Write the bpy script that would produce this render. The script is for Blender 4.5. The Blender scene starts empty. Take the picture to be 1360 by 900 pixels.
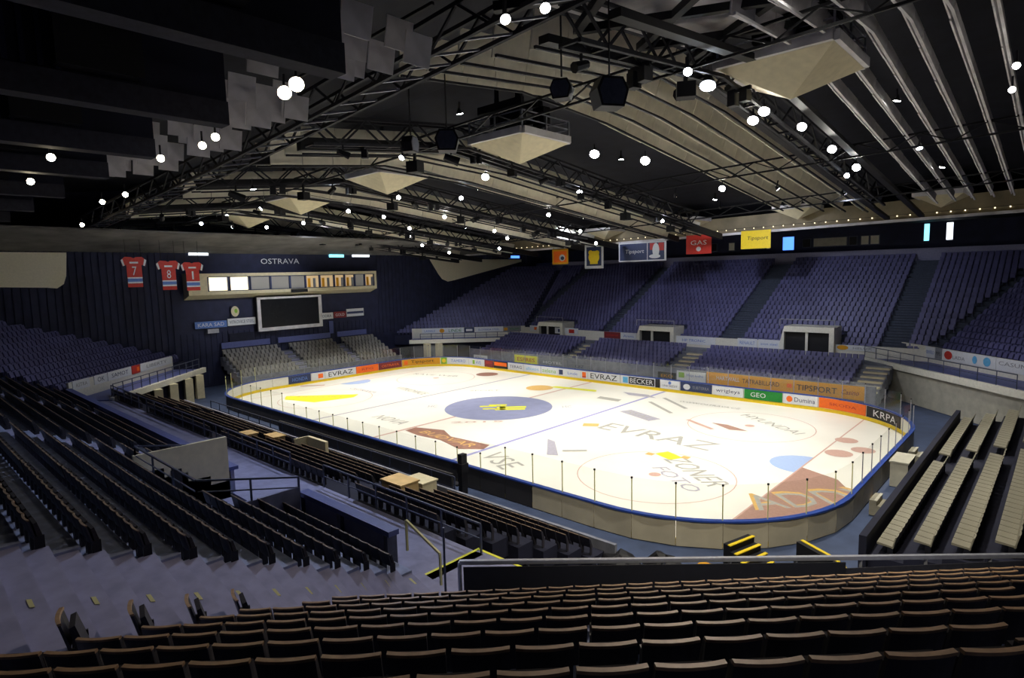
import bpy, math, random
from mathutils import Vector, Matrix
random.seed(7)
sc = bpy.context.scene
COL = sc.collection

# ------------------------------------------------------------------ camera, world, exposure
def set_camera():
    yaw, pitch, roll = math.radians(132.85), math.radians(-6.17), math.radians(-1.40)
    cy, sy = math.cos(yaw), math.sin(yaw)
    f = Vector((cy*math.cos(pitch), sy*math.cos(pitch), math.sin(pitch)))
    r = Vector((sy, -cy, 0)); u = r.cross(f)
    r2 = r*math.cos(roll) + u*math.sin(roll); u2 = -r*math.sin(roll) + u*math.cos(roll)
    cam = bpy.data.cameras.new('camera'); o = bpy.data.objects.new('camera', cam); COL.objects.link(o)
    m = Matrix.Identity(4)
    for i in range(3):
        m[i][0], m[i][1], m[i][2] = r2[i], u2[i], -f[i]
    m[0][3], m[1][3], m[2][3] = 37.03, -37.17, 11.69
    o.matrix_world = m
    cam.sensor_width = 36; cam.sensor_fit = 'HORIZONTAL'; cam.lens = 801.3/1360*36
    cam.clip_start = 0.05; cam.clip_end = 400
    sc.camera = o
set_camera()
w = bpy.data.worlds.new('world'); sc.world = w; w.use_nodes = True
w.node_tree.nodes['Background'].inputs[0].default_value = (0.35, 0.42, 0.7, 1)
w.node_tree.nodes['Background'].inputs[1].default_value = 0.004
vs = sc.view_settings
vs.view_transform = 'Standard'; vs.look = 'None'; vs.gamma = 1; vs.use_curve_mapping = False
vs.exposure = 0.85
try:
    sc.cycles.use_denoising = True
    sc.cycles.max_bounces = 6; sc.cycles.diffuse_bounces = 4; sc.cycles.transparent_max_bounces = 24
    sc.cycles.caustics_reflective = False; sc.cycles.caustics_refractive = False
    sc.cycles.sample_clamp_indirect = 4
except Exception:
    pass
ICE_SPOT = 4200      # watts of each rink floodlight
FILL_WATTS = 2400    # watts of each fill lamp added to brighten the stands

# ------------------------------------------------------------------ materials
MATS = {}
def mat(name, rgb, rough=.6, metal=0, var=.15, scale=6, bump=0, spec=.4):
    m = bpy.data.materials.new(name); m.use_nodes = True
    nt = m.node_tree; b = nt.nodes['Principled BSDF']
    b.inputs['Roughness'].default_value = rough; b.inputs['Metallic'].default_value = metal
    b.inputs['Specular IOR Level'].default_value = spec
    tc = nt.nodes.new('ShaderNodeTexCoord'); nz = nt.nodes.new('ShaderNodeTexNoise')
    nz.inputs['Scale'].default_value = scale; nz.inputs['Detail'].default_value = 5
    nt.links.new(tc.outputs['Object'], nz.inputs['Vector'])
    cr = nt.nodes.new('ShaderNodeValToRGB')
    lo = tuple(max(0, c*(1-var)) for c in rgb); hi = tuple(min(1, c*(1+var)) for c in rgb)
    cr.color_ramp.elements[0].color = (*lo, 1); cr.color_ramp.elements[0].position = .3
    cr.color_ramp.elements[1].color = (*hi, 1); cr.color_ramp.elements[1].position = .7
    nt.links.new(nz.outputs['Fac'], cr.inputs['Fac']); nt.links.new(cr.outputs['Color'], b.inputs['Base Color'])
    if bump:
        bp = nt.nodes.new('ShaderNodeBump'); bp.inputs['Strength'].default_value = bump
        nt.links.new(nz.outputs['Fac'], bp.inputs['Height']); nt.links.new(bp.outputs['Normal'], b.inputs['Normal'])
    MATS[name] = m
    return m
def emis(name, rgb, s):
    m = bpy.data.materials.new(name); m.use_nodes = True
    b = m.node_tree.nodes['Principled BSDF']
    b.inputs['Base Color'].default_value = (*rgb, 1)
    b.inputs['Emission Color'].default_value = (*rgb, 1); b.inputs['Emission Strength'].default_value = s
    MATS[name] = m
def glassmat(name, tint, mixf):
    m = bpy.data.materials.new(name); m.use_nodes = True; nt = m.node_tree
    nt.nodes.clear()
    out = nt.nodes.new('ShaderNodeOutputMaterial'); mx = nt.nodes.new('ShaderNodeMixShader')
    t = nt.nodes.new('ShaderNodeBsdfTransparent'); t.inputs[0].default_value = (*tint, 1)
    g = nt.nodes.new('ShaderNodeBsdfGlossy'); g.inputs['Roughness'].default_value = .08
    g.inputs['Color'].default_value = (.8, .85, .9, 1)
    mx.inputs[0].default_value = mixf
    nt.links.new(t.outputs[0], mx.inputs[1]); nt.links.new(g.outputs[0], mx.inputs[2]); nt.links.new(mx.outputs[0], out.inputs[0])
    MATS[name] = m
mat('ice', (.86, .84, .78), .35, var=.03, scale=.4, spec=.3)
mat('concrete', (.19, .20, .25), .8, var=.2, scale=2)
mat('concrete_step', (.24, .28, .44), .75, var=.22, scale=3)
mat('concrete_stair', (.25, .255, .40), .75, var=.15, scale=2.5)
mat('concrete_light', (.46, .44, .36), .8, var=.12, scale=2)
mat('cover_tan', (.62, .43, .20), .7, var=.12, scale=2)
mat('cream', (.66, .59, .40), .7, var=.08, scale=3)
mat('patch_pale', (.88, .82, .66), .7, var=.05)
mat('cream_dim', (.42, .39, .29), .7, var=.1, scale=3)
mat('fascia_brown', (.22, .185, .12), .75, var=.25, scale=.6)
mat('panel_white', (.88, .83, .69), .7, var=.12, scale=1.2)
mat('soffit_grey', (.16, .155, .15), .8, var=.35, scale=.5)
mat('panel_grey', (.62, .60, .62), .7, var=.2, scale=1.2)
mat('ledge_white', (.72, .70, .62), .6, var=.08)
mat('navy_wall', (.020, .024, .062), .75, var=.2, scale=1)
mat('aisle_navy', (.055, .068, .105), .8, var=.2)
mat('ledge_violet', (.26, .26, .40), .7, var=.1)
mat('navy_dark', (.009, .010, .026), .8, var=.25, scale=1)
mat('roof_dark', (.010, .011, .02), .85, var=.3, scale=1)
mat('beam_grey', (.034, .034, .05), .8, var=.2)
mat('black', (.006, .006, .009), .6, var=.2)
mat('black_metal', (.012, .012, .018), .45, .2, var=.3)
mat('steel_dark', (.02, .02, .027), .7, .0, var=.3)
mat('steel', (.35, .36, .42), .4, .5, var=.1)
mat('steel_blue', (.07, .08, .13), .4, .3, var=.2)
mat('rail_blue', (.09, .11, .30), .5, var=.1)
mat('floor_blue', (.045, .065, .13), .6, var=.2, scale=1)
mat('seat_shell', (.016, .016, .026), .5, var=.3, scale=8)
mat('seat_pad', (.022, .02, .03), .8, var=.3, scale=20)
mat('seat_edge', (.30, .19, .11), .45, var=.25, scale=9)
mat('seat_edge_dim', (.16, .11, .075), .55, var=.35, scale=5)  # seat_edge darkened for the side rows: weaker light put into the colour
mat('seat_blue', (.105, .105, .25), .5, var=.2, scale=.7)
mat('seat_grey', (.23, .22, .21), .6, var=.25, scale=1.5)
mat('seat_beige', (.27, .25, .19), .6, var=.45, scale=.6)
mat('board_white', (.78, .77, .70), .4, var=.04)
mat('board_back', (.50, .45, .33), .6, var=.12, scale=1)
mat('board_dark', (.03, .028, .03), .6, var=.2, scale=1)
mat('yellow', (.85, .62, .02), .5, var=.06)
mat('yellow_bright', (.82, .80, .05), .5, var=.04)
mat('cap_blue', (.03, .07, .33), .4, var=.1)
mat('ad_white', (.70, .72, .76), .5, var=.05)
mat('ad_navy', (.03, .045, .12), .5, var=.1)
mat('ad_blue', (.10, .20, .55), .5, var=.1)
mat('ad_cyan', (.12, .42, .72), .5, var=.1)
mat('ad_green', (.01, .22, .03), .5, var=.1)
mat('ad_lime', (.25, .48, .05), .5, var=.1)
mat('ad_orange', (.90, .16, .012), .5, var=.06)
mat('ad_gold', (.72, .33, .012), .5, var=.06)
mat('ad_red', (.52, .035, .025), .5, var=.1)
mat('ad_maroon', (.20, .025, .03), .5, var=.1)
mat('ad_black', (.012, .013, .015), .5, var=.1)
mat('ad_grey', (.22, .23, .26), .5, var=.1)
mat('ice_navy', (.27, .29, .46), .4, var=.08, scale=1)
mat('ice_yellow', (.80, .80, .04), .4, var=.05)
mat('ice_blue', (.33, .33, .62), .4, var=.05)
mat('ice_sky', (.40, .52, .80), .4, var=.05)
mat('ice_red', (.62, .40, .34), .4, var=.06)
mat('ice_brown', (.33, .17, .13), .4, var=.2, scale=3)
mat('ice_brick', (.42, .25, .20), .4, var=.1)
mat('ice_grey', (.42, .41, .38), .4, var=.1)
mat('ice_lilac', (.44, .42, .50), .4, var=.1)
mat('ice_ochre', (.72, .45, .15), .4, var=.1)
mat('screen', (.008, .009, .012), .25, var=.2)
mat('light_yellow', (.62, .60, .30), .5, var=.06)
emis('lamp_white', (1, .97, .88), 60)
emis('lamp_warm', (1, .86, .60), 38)
emis('lamp_cool', (.80, .90, 1), 45)
emis('bulb', (1, .85, .55), 1.3)
emis('lit_room', (1, .88, .58), .95)
emis('lit_room_dim', (.55, .40, .22), .35)
emis('lit_room_grey', (.25, .24, .22), .16)
emis('daylight_cyan', (.25, .85, 1), 1.1)
emis('daylight_white', (.85, .92, 1), 1.3)
emis('exit_blue', (.08, .25, 1), 1.2)
glassmat('glass', (.97, .975, .965), .035)

# ------------------------------------------------------------------ object helpers
W = {}
def tag(o, label=None, cat=None, group=None, kind=None):
    if label: o['label'] = label
    if cat: o['category'] = cat
    if group: o['group'] = group
    if kind: o['kind'] = kind
    return o
def empty(name, loc=(0, 0, 0), rz=0, label=None, cat=None, group=None, kind=None):
    o = bpy.data.objects.new(name, None); COL.objects.link(o)
    M = Matrix.Translation(Vector(loc)) @ Matrix.Rotation(rz, 4, 'Z')
    o.matrix_basis = M; W[o] = M; o.empty_display_size = .2
    return tag(o, label, cat, group, kind)
def inst(name, mesh, M, parent=None, label=None):
    o = bpy.data.objects.new(name, mesh); COL.objects.link(o)
    if parent is not None:
        o.parent = parent; o.matrix_basis = W[parent].inverted() @ M
    else:
        o.matrix_basis = M
    W[o] = M.copy()
    if label: o['label'] = label
    return o
class MB:
    def __init__(s): s.v = []; s.f = []; s.m = []
    def poly(s, pts, mi=0):
        n = len(s.v); s.v += [tuple(p) for p in pts]; s.f.append(tuple(range(n, n+len(pts)))); s.m.append(mi)
    def hexa(s, p, mi=0):
        n = len(s.v); s.v += [tuple(q) for q in p]
        for q in ((3, 2, 1, 0), (4, 5, 6, 7), (0, 1, 5, 4), (1, 2, 6, 5), (2, 3, 7, 6), (3, 0, 4, 7)):
            s.f.append(tuple(n+i for i in q)); s.m.append(mi)
    def box(s, x0, x1, y0, y1, z0, z1, mi=0):
        s.hexa([(x0, y0, z0), (x1, y0, z0), (x1, y1, z0), (x0, y1, z0), (x0, y0, z1), (x1, y0, z1), (x1, y1, z1), (x0, y1, z1)], mi)
    def obox(s, o, a, b, c, mi=0):       # corner o, edge vectors a b c
        o, a, b, c = Vector(o), Vector(a), Vector(b), Vector(c)
        s.hexa([o, o+a, o+a+b, o+b, o+c, o+a+c, o+a+b+c, o+b+c], mi)
    def bar(s, p, q, t=.05, mi=0, up=(0, 0, 1)):   # square bar
        p, q = Vector(p), Vector(q); d = (q-p)
        if d.length < 1e-6: return
        d.normalize(); up = Vector(up)
        if abs(d.dot(up)) > .98: up = Vector((1, 0, 0))
        a = d.cross(up).normalized()*t; b = a.cross(d).normalized()*t
        s.hexa([p-a-b, p+a-b, p+a+b, p-a+b, q-a-b, q+a-b, q+a+b, q-a+b], mi)
    def tube(s, p, q, r=.03, n=8, mi=0, r2=None):
        p, q = Vector(p), Vector(q); d = (q-p).normalized(); up = Vector((0, 0, 1))
        if abs(d.dot(up)) > .98: up = Vector((1, 0, 0))
        a = d.cross(up).normalized(); b = a.cross(d); r2 = r if r2 is None else r2
        k = len(s.v)
        for i in range(n):
            t = 2*math.pi*i/n; e = a*math.cos(t)+b*math.sin(t)
            s.v.append(tuple(p+e*r)); s.v.append(tuple(q+e*r2))
        for i in range(n):
            j = (i+1) % n
            s.f.append((k+2*i, k+2*j, k+2*j+1, k+2*i+1)); s.m.append(mi)
        s.f.append(tuple(k+2*i for i in range(n))[::-1]); s.m.append(mi)
        s.f.append(tuple(k+2*i+1 for i in range(n))); s.m.append(mi)
    def prism(s, pts, h, mi=0):          # polygon pts extruded by vector h
        h = Vector(h); n = len(s.v); k = len(pts); pts = [Vector(p) for p in pts]
        s.v += [tuple(p) for p in pts] + [tuple(p+h) for p in pts]
        s.f.append(tuple(range(n+k-1, n-1, -1))); s.m.append(mi)
        s.f.append(tuple(range(n+k, n+2*k))); s.m.append(mi)
        for i in range(k):
            j = (i+1) % k
            s.f.append((n+i, n+j, n+k+j, n+k+i)); s.m.append(mi)
    def mesh(s, name, mats, M=None):
        me = bpy.data.meshes.new(name)
        v = s.v
        if M is not None:
            Mi = M.inverted(); v = [tuple(Mi @ Vector(p)) for p in v]
        me.from_pydata(v, [], s.f)
        for m in (mats if isinstance(mats, (list, tuple)) else [mats]): me.materials.append(MATS[m])
        me.polygons.foreach_set('material_index', s.m)
        me.update()
        return me
    def build(s, name, mats, parent=None, label=None, cat=None, group=None, kind=None, origin=None):
        M = W[parent] if parent is not None else Matrix.Translation(Vector(origin or (0, 0, 0)))
        o = inst(name, s.mesh(name, mats, M), M, parent)
        return tag(o, label, cat, group, kind)
_TC = {}
def text_geo(t):
    if t in _TC: return _TC[t]
    cu = bpy.data.curves.new('t', 'FONT'); cu.body = t; cu.resolution_u = 2; cu.extrude = 0
    o = bpy.data.objects.new('t', cu); COL.objects.link(o)
    dg = bpy.context.evaluated_depsgraph_get(); dg.update()
    me = bpy.data.meshes.new_from_object(o.evaluated_get(dg))
    vs_ = [tuple(v.co) for v in me.vertices]; fs = [tuple(p.vertices) for p in me.polygons]
    bpy.data.objects.remove(o); bpy.data.curves.remove(cu); bpy.data.meshes.remove(me)
    xs = [v[0] for v in vs_]; ys = [v[1] for v in vs_]
    x0, x1, y0, y1 = min(xs), max(xs), min(ys), max(ys)
    g = ([((v[0]-x0)/(x1-x0)-.5, (v[1]-y0)/(y1-y0)-.5) for v in vs_], fs)
    _TC[t] = g
    return g
def lettering(name, t, fn, w, h, mt, parent, label=None, shear=0):   # fn(a,b)->world point
    g, fs = text_geo(t)
    mb = MB(); mb.v = [tuple(fn(p[0]*w+p[1]*h*shear, p[1]*h)) for p in g]; mb.f = list(fs); mb.m = [0]*len(fs)
    return mb.build(name, mt, parent, label)
def plane_fn(c, u, v, off):
    c, u, v = Vector(c), Vector(u).normalized(), Vector(v).normalized(); n = u.cross(v)*off
    return lambda a, b: c + u*a + v*b + n
def disc(mb, fn, a0, b0, ra, rb, n=20, mi=0):
    mb.poly([fn(a0+ra*math.cos(2*math.pi*i/n), b0+rb*math.sin(2*math.pi*i/n)) for i in range(n)], mi)
def sign_panel(name, c, u, v, w, h, bg, parent, items, th=.04, label=None, cat=None, top=False, group=None):
    """flat sign: a panel with printed pieces. items: ('t', text, a, b, w, h, mat[, shear]) ('r', a, b, w, h, mat) ('d', a, b, ra, rb, mat)"""
    c, u, v = Vector(c), Vector(u).normalized(), Vector(v).normalized(); n = u.cross(v)
    mb = MB(); mb.obox(c-u*w/2-v*h/2-n*th, u*w, v*h, n*th)
    if top:
        o = empty(name, c, 0, label, cat, group); p = mb.build('panel', bg, o)
    else:
        p = mb.build(name, bg, parent, label); o = p
    for k, it in enumerate(items):
        fn = plane_fn(c, u, v, .012+.004*k)
        if it[0] == 't':
            lettering('lettering', it[1], (lambda a, b, fn=fn, it=it: fn(a+it[2], b+it[3])), it[4], it[5], it[6], p, None, it[7] if len(it) > 7 else 0)
        elif it[0] == 'r':
            q = MB(); q.poly([fn(it[1]-it[3]/2, it[2]-it[4]/2), fn(it[1]+it[3]/2, it[2]-it[4]/2), fn(it[1]+it[3]/2, it[2]+it[4]/2), fn(it[1]-it[3]/2, it[2]+it[4]/2)]); q.build('print_patch', it[5], p)
        else:
            q = MB(); disc(q, fn, it[1], it[2], it[3], it[4]); q.build('emblem', it[5], p)
    return o
def ordinal(n):
    w = ['first', 'second', 'third', 'fourth', 'fifth', 'sixth', 'seventh', 'eighth', 'ninth', 'tenth', 'eleventh', 'twelfth']
    if n <= 12: return w[n-1]
    return '%d%s' % (n, {1: 'st', 2: 'nd', 3: 'rd'}.get(n % 10 if n % 100 not in (11, 12, 13) else 0, 'th'))

# ------------------------------------------------------------------ setting: floor, walls, roof
def roofz(x, y): return 19.8 + .035*(x-21) - .11*abs(y+12)
mb = MB(); mb.box(-34, 60, -52, 50, -.4, -.04); mb.build('floor', 'floor_blue', kind='structure')
XL = -33.0
mb = MB(); mb.box(XL-.5, XL, -52, 50, -.4, 23)
wl = mb.build('wall_left', 'navy_wall', kind='structure')
mb = MB()
y = -50.0
while y < 46:
    if not (-14.2 < y < 11.2): mb.box(XL, XL+.10, y, y+.22, 4.0, 17)
    else: mb.box(XL, XL+.06, y, y+.22, 0.2, 6.0)
    y += .62
mb.build('cladding_rib', 'navy_wall', wl, kind='stuff')
# pale wall patches with a rounded lower corner, one in each corner of the end wall
for sgn, ya, yb, z0, z1 in ((-1, 23.4, 33, 11.3, 14.7), (1, 20.7, 41, 10.7, 14.1)):
    pts = [(ya, z1), (yb, z1)]
    pts += [(yb, z0+ (.5 if sgn < 0 else 3.0)), (ya+ (1.8 if sgn < 0 else 4.6), z0+ (0.15 if sgn < 0 else .2)), (ya+(1.0 if sgn<0 else 3.4), z0+.05), (ya+.45 if sgn<0 else ya+2.3, z0+.45), (ya+.2 if sgn<0 else ya+1.6, z0+1.2)]
    m2 = MB(); m2.prism([(XL+.1, sgn*a, b) for a, b in pts], (.08, 0, 0)); m2.build('wall_patch', 'patch_pale', wl, 'pale cream wall panel with a rounded lower corner')
mb = MB(); mb.box(-34, 60, 49, 49.5, -.4, 23); mb.build('wall_far', 'navy_wall', kind='structure')
mb = MB(); mb.box(-34, 60, -52.5, -52, -.4, 23); mb.build('wall_near', 'navy_dark', kind='structure')
mb = MB(); mb.box(59.5, 60, -52, 49, -.4, 23); mb.build('wall_right', 'navy_dark', kind='structure')
mb = MB()
H = 3.6
xs = (-34, 60)
for ya, yb in ((-52, -12), (-12, 50)):
    mb.hexa([(x, y_, roofz(x, y_)+H) for x, y_ in ((xs[0], ya), (xs[1], ya), (xs[1], yb), (xs[0], yb))] + [(x, y_, roofz(x, y_)+H+.4) for x, y_ in ((xs[0], ya), (xs[1], ya), (xs[1], yb), (xs[0], yb))])
ceil = mb.build('ceiling', 'roof_dark', kind='structure')

m = MB(); m.hexa([(-33, -46, 14.85), (-23.5, -46, 16.3), (-23.5, 27, 15.9), (-33, 27, 14.6), (-33, -46, 15.0), (-23.5, -46, 16.45), (-23.5, 27, 16.05), (-33, 27, 14.75)])
m.build('ceiling_end_soffit', 'soffit_grey', kind='structure')
# ------------------------------------------------------------------ lamps
LENS = {}
def lens_mesh(kind, r):
    k = (kind, r)
    if k not in LENS:
        m = MB(); m.tube((0, 0, 0), (0, 0, .03), r, 16); LENS[k] = m.mesh('lens', kind)
    return LENS[k]
def housing_mesh():
    m = MB(); m.tube((0, 0, -.45), (0, 0, .0), .14, 12, 0, .34)
    m.tube((0, 0, -.55), (0, 0, -.44), .10, 10)
    return m.mesh('housing', 'black_metal')
def yoke_mesh():
    m = MB(); m.bar((-.4, 0, -.2), (-.4, 0, .0), .02); m.bar((.4, 0, -.2), (.4, 0, .0), .02)
    return m.mesh('yoke', 'black_metal')
HOUS = housing_mesh()
NL = [0]
def floodlight(pos, aim, kind, size, label, watts=0, cone=80, color=(1, .95, .85), hang=None, blend=.6):
    p = Vector(pos); d = (Vector(aim)-p).normalized()
    e = empty('floodlight', p, 0, label, 'lamp', 'floodlights under the roof')
    R = d.to_track_quat('Z', 'Y').to_matrix().to_4x4()
    S = Matrix.Scale(size, 4)
    inst('housing', HOUS, Matrix.Translation(p) @ R @ S, e)
    inst('lens', lens_mesh(kind, .30), Matrix.Translation(p) @ R @ S, e)
    top = roofz(p.x, p.y) - .4
    m = MB(); m.bar(p - d*.3*size, (p.x, p.y, p.z+.55), .035); m.build('hanger', 'black_metal', e)
    if watts:
        L = bpy.data.lights.new('lamp_light', 'SPOT'); L.energy = watts; L.color = color
        L.spot_size = math.radians(cone); L.spot_blend = blend; L.shadow_soft_size = .35
        lo = bpy.data.objects.new('lamp_light', L); COL.objects.link(lo); lo.parent = e
        q = d.to_track_quat('-Z', 'Y').to_matrix().to_4x4()
        lo.matrix_basis = W[e].inverted() @ (Matrix.Translation(p + d*.12*size) @ q)
    NL[0] += 1
    return e
exec_lamps = []

# ------------------------------------------------------------------ ice with its markings
def path_pt(s, off=0.0, x0=-25.0, x1=30.0, hw=15.0, rl=7.0, rr=8.0):
    """clockwise path round the rink; returns point and inward normal; off>0 = outward"""
    segs = [('l', (x0, -hw+rl), (0, 1), 2*(hw-rl)), ('a', (x0+rl, hw-rl), rl, 180, 90),
            ('l', (x0+rl, hw), (1, 0), x1-rr-x0-rl), ('a', (x1-rr, hw-rr), rr, 90, 0),
            ('l', (x1, hw-rr), (0, -1), 2*(hw-rr)), ('a', (x1-rr, -hw+rr), rr, 0, -90),
            ('l', (x1-rr, -hw), (-1, 0), x1-rr-x0-rl), ('a', (x0+rl, -hw+rl), rl, -90, -180)]
    tot = sum(g[3] if g[0] == 'l' else math.pi/2*g[2] for g in segs)
    s = s % tot
    for g in segs:
        L = g[3] if g[0] == 'l' else math.pi/2*g[2]
        if s <= L+1e-9:
            if g[0] == 'l':
                d = g[2]; n = (-d[1], d[0])       # outward is left of travel
                return Vector((g[1][0]+d[0]*s+n[0]*off, g[1][1]+d[1]*s+n[1]*off, 0)), Vector((d[0], d[1], 0))
            a = math.radians(g[3]) - s/g[2]; r = g[2]+off
            return Vector((g[1][0]+r*math.cos(a), g[1][1]+r*math.sin(a), 0)), Vector((math.sin(a), -math.cos(a), 0))
        s -= L
    return Vector((0, 0, 0)), Vector((1, 0, 0))
PL = 16 + 7*math.pi/2*2 + 40*2 + 8*math.pi/2*2 + 14
ice = empty('ice_sheet', (0, 0, 0), 0, 'bright white ice sheet of the hockey rink covered in painted adverts', 'ice')
mb = MB(); n = 160
ring = [path_pt(PL*i/n)[0] for i in range(n)]
mb.poly([(p.x, p.y, 0) for p in reversed(ring)]); mb.build('ice_surface', 'ice', ice)
ZI = [.004]
def ice_mark(name, mt, polys, label=None, z=None):
    m = MB(); z = z or ZI[0]; ZI[0] += .0003
    for pl in polys:
        a = sum(pl[i][0]*pl[(i+1) % len(pl)][1]-pl[(i+1) % len(pl)][0]*pl[i][1] for i in range(len(pl)))
        if a < 0: pl = pl[::-1]
        m.poly([(x, y, z) for x, y in pl])
    return m.build(name, mt, ice, label)
def rect(x0, x1, y0, y1): return [(x0, y0), (x1, y0), (x1, y1), (x0, y1)]
def qrect(cx, cy, w, h, ang):
    a = math.radians(ang); c, s = math.cos(a), math.sin(a)
    return [(cx+c*i*w/2-s*j*h/2, cy+s*i*w/2+c*j*h/2) for i, j in ((-1, -1), (1, -1), (1, 1), (-1, 1))]
def ring_polys(cx, cy, r, wd, n=48, a0=0, a1=360):
    o = []
    for i in range(n):
        t0, t1 = math.radians(a0+(a1-a0)*i/n), math.radians(a0+(a1-a0)*(i+1)/n)
        o.append([(cx+r*math.cos(t0), cy+r*math.sin(t0)), (cx+r*math.cos(t1), cy+r*math.sin(t1)), (cx+(r+wd)*math.cos(t1), cy+(r+wd)*math.sin(t1)), (cx+(r+wd)*math.cos(t0), cy+(r+wd)*math.sin(t0))])
    return o
def circ(cx, cy, r, n=48): return [(cx+r*math.cos(2*math.pi*i/n), cy+r*math.sin(2*math.pi*i/n)) for i in range(n)]
ice_mark('blue_line', 'ice_blue', [rect(8.55, 8.85, -14.97, 14.97)]); ice_mark('blue_line', 'ice_lilac', [rect(-8.85, -8.55, -14.97, 14.97)])
ice_mark('centre_line', 'ice_red', [rect(-.13, .13, -14.97, -4.4), rect(-.13, .13, 4.8, 14.97)])
ice_mark('goal_line', 'ice_red', [rect(25.95, 26.05, -13.9, 13.9)]); ice_mark('goal_line', 'ice_red', [rect(-22.05, -21.95, -13.5, 13.5)])
ice_mark('centre_disc', 'ice_navy', [circ(.45, .3, 4.75)], 'greyish blue disc at the middle of the ice')
# yellow club emblem: stacked bars and a block
b0 = ZI[0]
ice_mark('club_emblem', 'ice_yellow', [qrect(-.55, 0, 1.5, .45, 42), qrect(-.2, .9, 1.6, .5, 42), qrect(.3, -.6, 1.3, .4, 42), qrect(1.35, 1.0, 2.6, .6, 42), qrect(1.8, .35, 2.6, .6, 42), qrect(.9, .35, .5, 1.6, 42)], 'bright yellow emblem on the blue centre disc')
for (cx, cy) in ((20, 7), (20, -7), (-16, 7), (-16, -7)):
    ice_mark('faceoff_circle', 'ice_red', ring_polys(cx, cy, 4.4, .06)); ice_mark('faceoff_spot', 'ice_red', [circ(cx, cy, .35, 16)])
ice_mark('goal_crease', 'ice_sky', [[(25.95, 1.8*math.cos(0)), *[(25.95-1.9*math.sin(math.pi*i/14), 1.8*math.cos(math.pi*i/14)) for i in range(1, 14)], (25.95, -1.8)]], 'pale blue goal crease at the near end')
ice_mark('goal_crease', 'ice_sky', [[(-21.95, -1.8), *[(-21.95+1.9*math.sin(math.pi*i/14), -1.8*math.cos(math.pi*i/14)) for i in range(1, 14)], (-21.95, 1.8)]], 'pale blue goal crease at the far end')
def corner_poly():
    p = [(26.05, -.6)]
    p.append((26.05, -13.85))
    for i in range(0, 30):
        q = path_pt(16+7*math.pi/2+40+8*math.pi/2+14 + 8*math.pi/2*(1-i/29)*.68, -.02)[0]
        if q.x > 26.05: p.append((q.x, q.y))
    p.append((29.9, -4.3)); p.append((28.2, -1.6)); 
    return p
ice_mark('corner_advert', 'ice_brick', [corner_poly()], 'brick red advert area painted in the near corner of the ice')
def ice_text(t, c, ang, w, h, mt, shear=0):
    a = math.radians(ang); u = Vector((math.cos(a), math.sin(a), 0)); v = Vector((-math.sin(a), math.cos(a), 0)); z = ZI[0]; ZI[0] += .0003
    return lettering('ice_lettering', t, lambda p, q: Vector((c[0], c[1], z)) + u*p + v*q, w, h, mt, ice, None, shear)
ice_text('EVRAZ', (15.9, .35), -3, 9.0, 2.0, 'ice_grey')
ice_mark('advert_patch', 'ice_ochre', [qrect(10.5, .1, 1.2, .9, 30)])
ice_text('ADDY', (27.95, -5.1), 50, 7.4, 2.1, 'ice_ochre'); 
ice_text('ADDY', (28.05, -5.25), 50, 7.0, 1.9, 'ice_grey')
ice_mark('advert_patch', 'ice_yellow', [[(-20.4, -8.9), (-15.1, -3.9), (-14.2, -5.0), (-15.2, -8.7), (-18.9, -9.8)]], 'bright yellow painted advert by the far blue line')
ice_text('TIPSPORT', (-17.2, -7.0), 35, 5.0, .5, 'ice_ochre')
ice_mark('advert_patch', 'ice_brown', [[(.2, -8.7), (2.6, -7.9), (4.4, -8.8), (8.2, -8.6), (8.6, -9.6), (7.2, -10.6), (4.5, -9.9), (2.2, -10.1), (.3, -9.8)]], 'dark brown painted advert near the near boards')
ice_text('BUDVAR', (4.6, -9.3), -3, 6.0, .75, 'ice_ochre', .2)
ice_text('VSE', (11.2, -10.6), -20, 3.4, 1.6, 'ice_grey')
ice_mark('advert_patch', 'ice_lilac', [qrect(11.8, 5.05, 3.9, 1.2, -22)], 'small dark oblong advert beyond the blue line')
ice_text('REAL', (11.8, 5.05), -22, 3.0, .7, 'ice_grey')
ice_mark('advert_patch', 'ice_grey', [qrect(11.7, 8.6, 4.6, .35, -38), qrect(11.9, 10.8, 4.6, .35, -38)])
ice_mark('advert_patch', 'ice_yellow', [qrect(18.9, -3.3, 1.5, 1.0, -25)]); ice_mark('advert_patch', 'ice_ochre', [qrect(17.8, -3.7, .5, .5, 0), qrect(19.9, -3.0, .5, .5, 0)])
ice_text('ZONER', (21.6, -5.1), -34, 5.2, 1.4, 'ice_grey', .25); ice_text('FOTO', (21.3, -6.9), -34, 4.2, .9, 'ice_lilac', .2)
ice_mark('advert_patch', 'ice_brick', [[(17.4, 6.2), (18.6, 6.3), (20.5, 5.4), (19.3, 5.0)]], 'red painted advert inside the far near-end circle'); ice_mark('advert_patch', 'ice_red', [qrect(16.9, 5.2, 3.2, .35, -30)])
ice_text('HYUNDAI', (21.0, 8.5), -32, 6.2, .9, 'ice_grey')
ice_mark('advert_patch', 'ice_red', [circ(26.9, 3.6, .8, 16), circ(26.5, 7.0, .7, 16), circ(27.9, 5.2, .7, 16)])
ice_text('RAVE WEB', (-17.6, 8.3), 18, 6.0, .8, 'ice_grey'); ice_mark('advert_patch', 'ice_brown', [circ(-12.9, 12.2, 1.3, 20)], 'brown oval advert near the far boards')
ice_mark('advert_patch', 'ice_ochre', [circ(-2.4, 9.3, 1.4, 20)], 'ochre oval advert near the far boards')
ice_text('VITKOVICE', (-12.2, .5), -6, 5.4, .9, 'ice_grey')
ice_text('OSTRAVA', (-16.5, -2.4), 2, 4.4, .6, 'ice_lilac')
ice_text('NOVA', (-3.4, -8.4), -2, 4.0, 1.2, 'ice_grey', .2)
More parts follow.
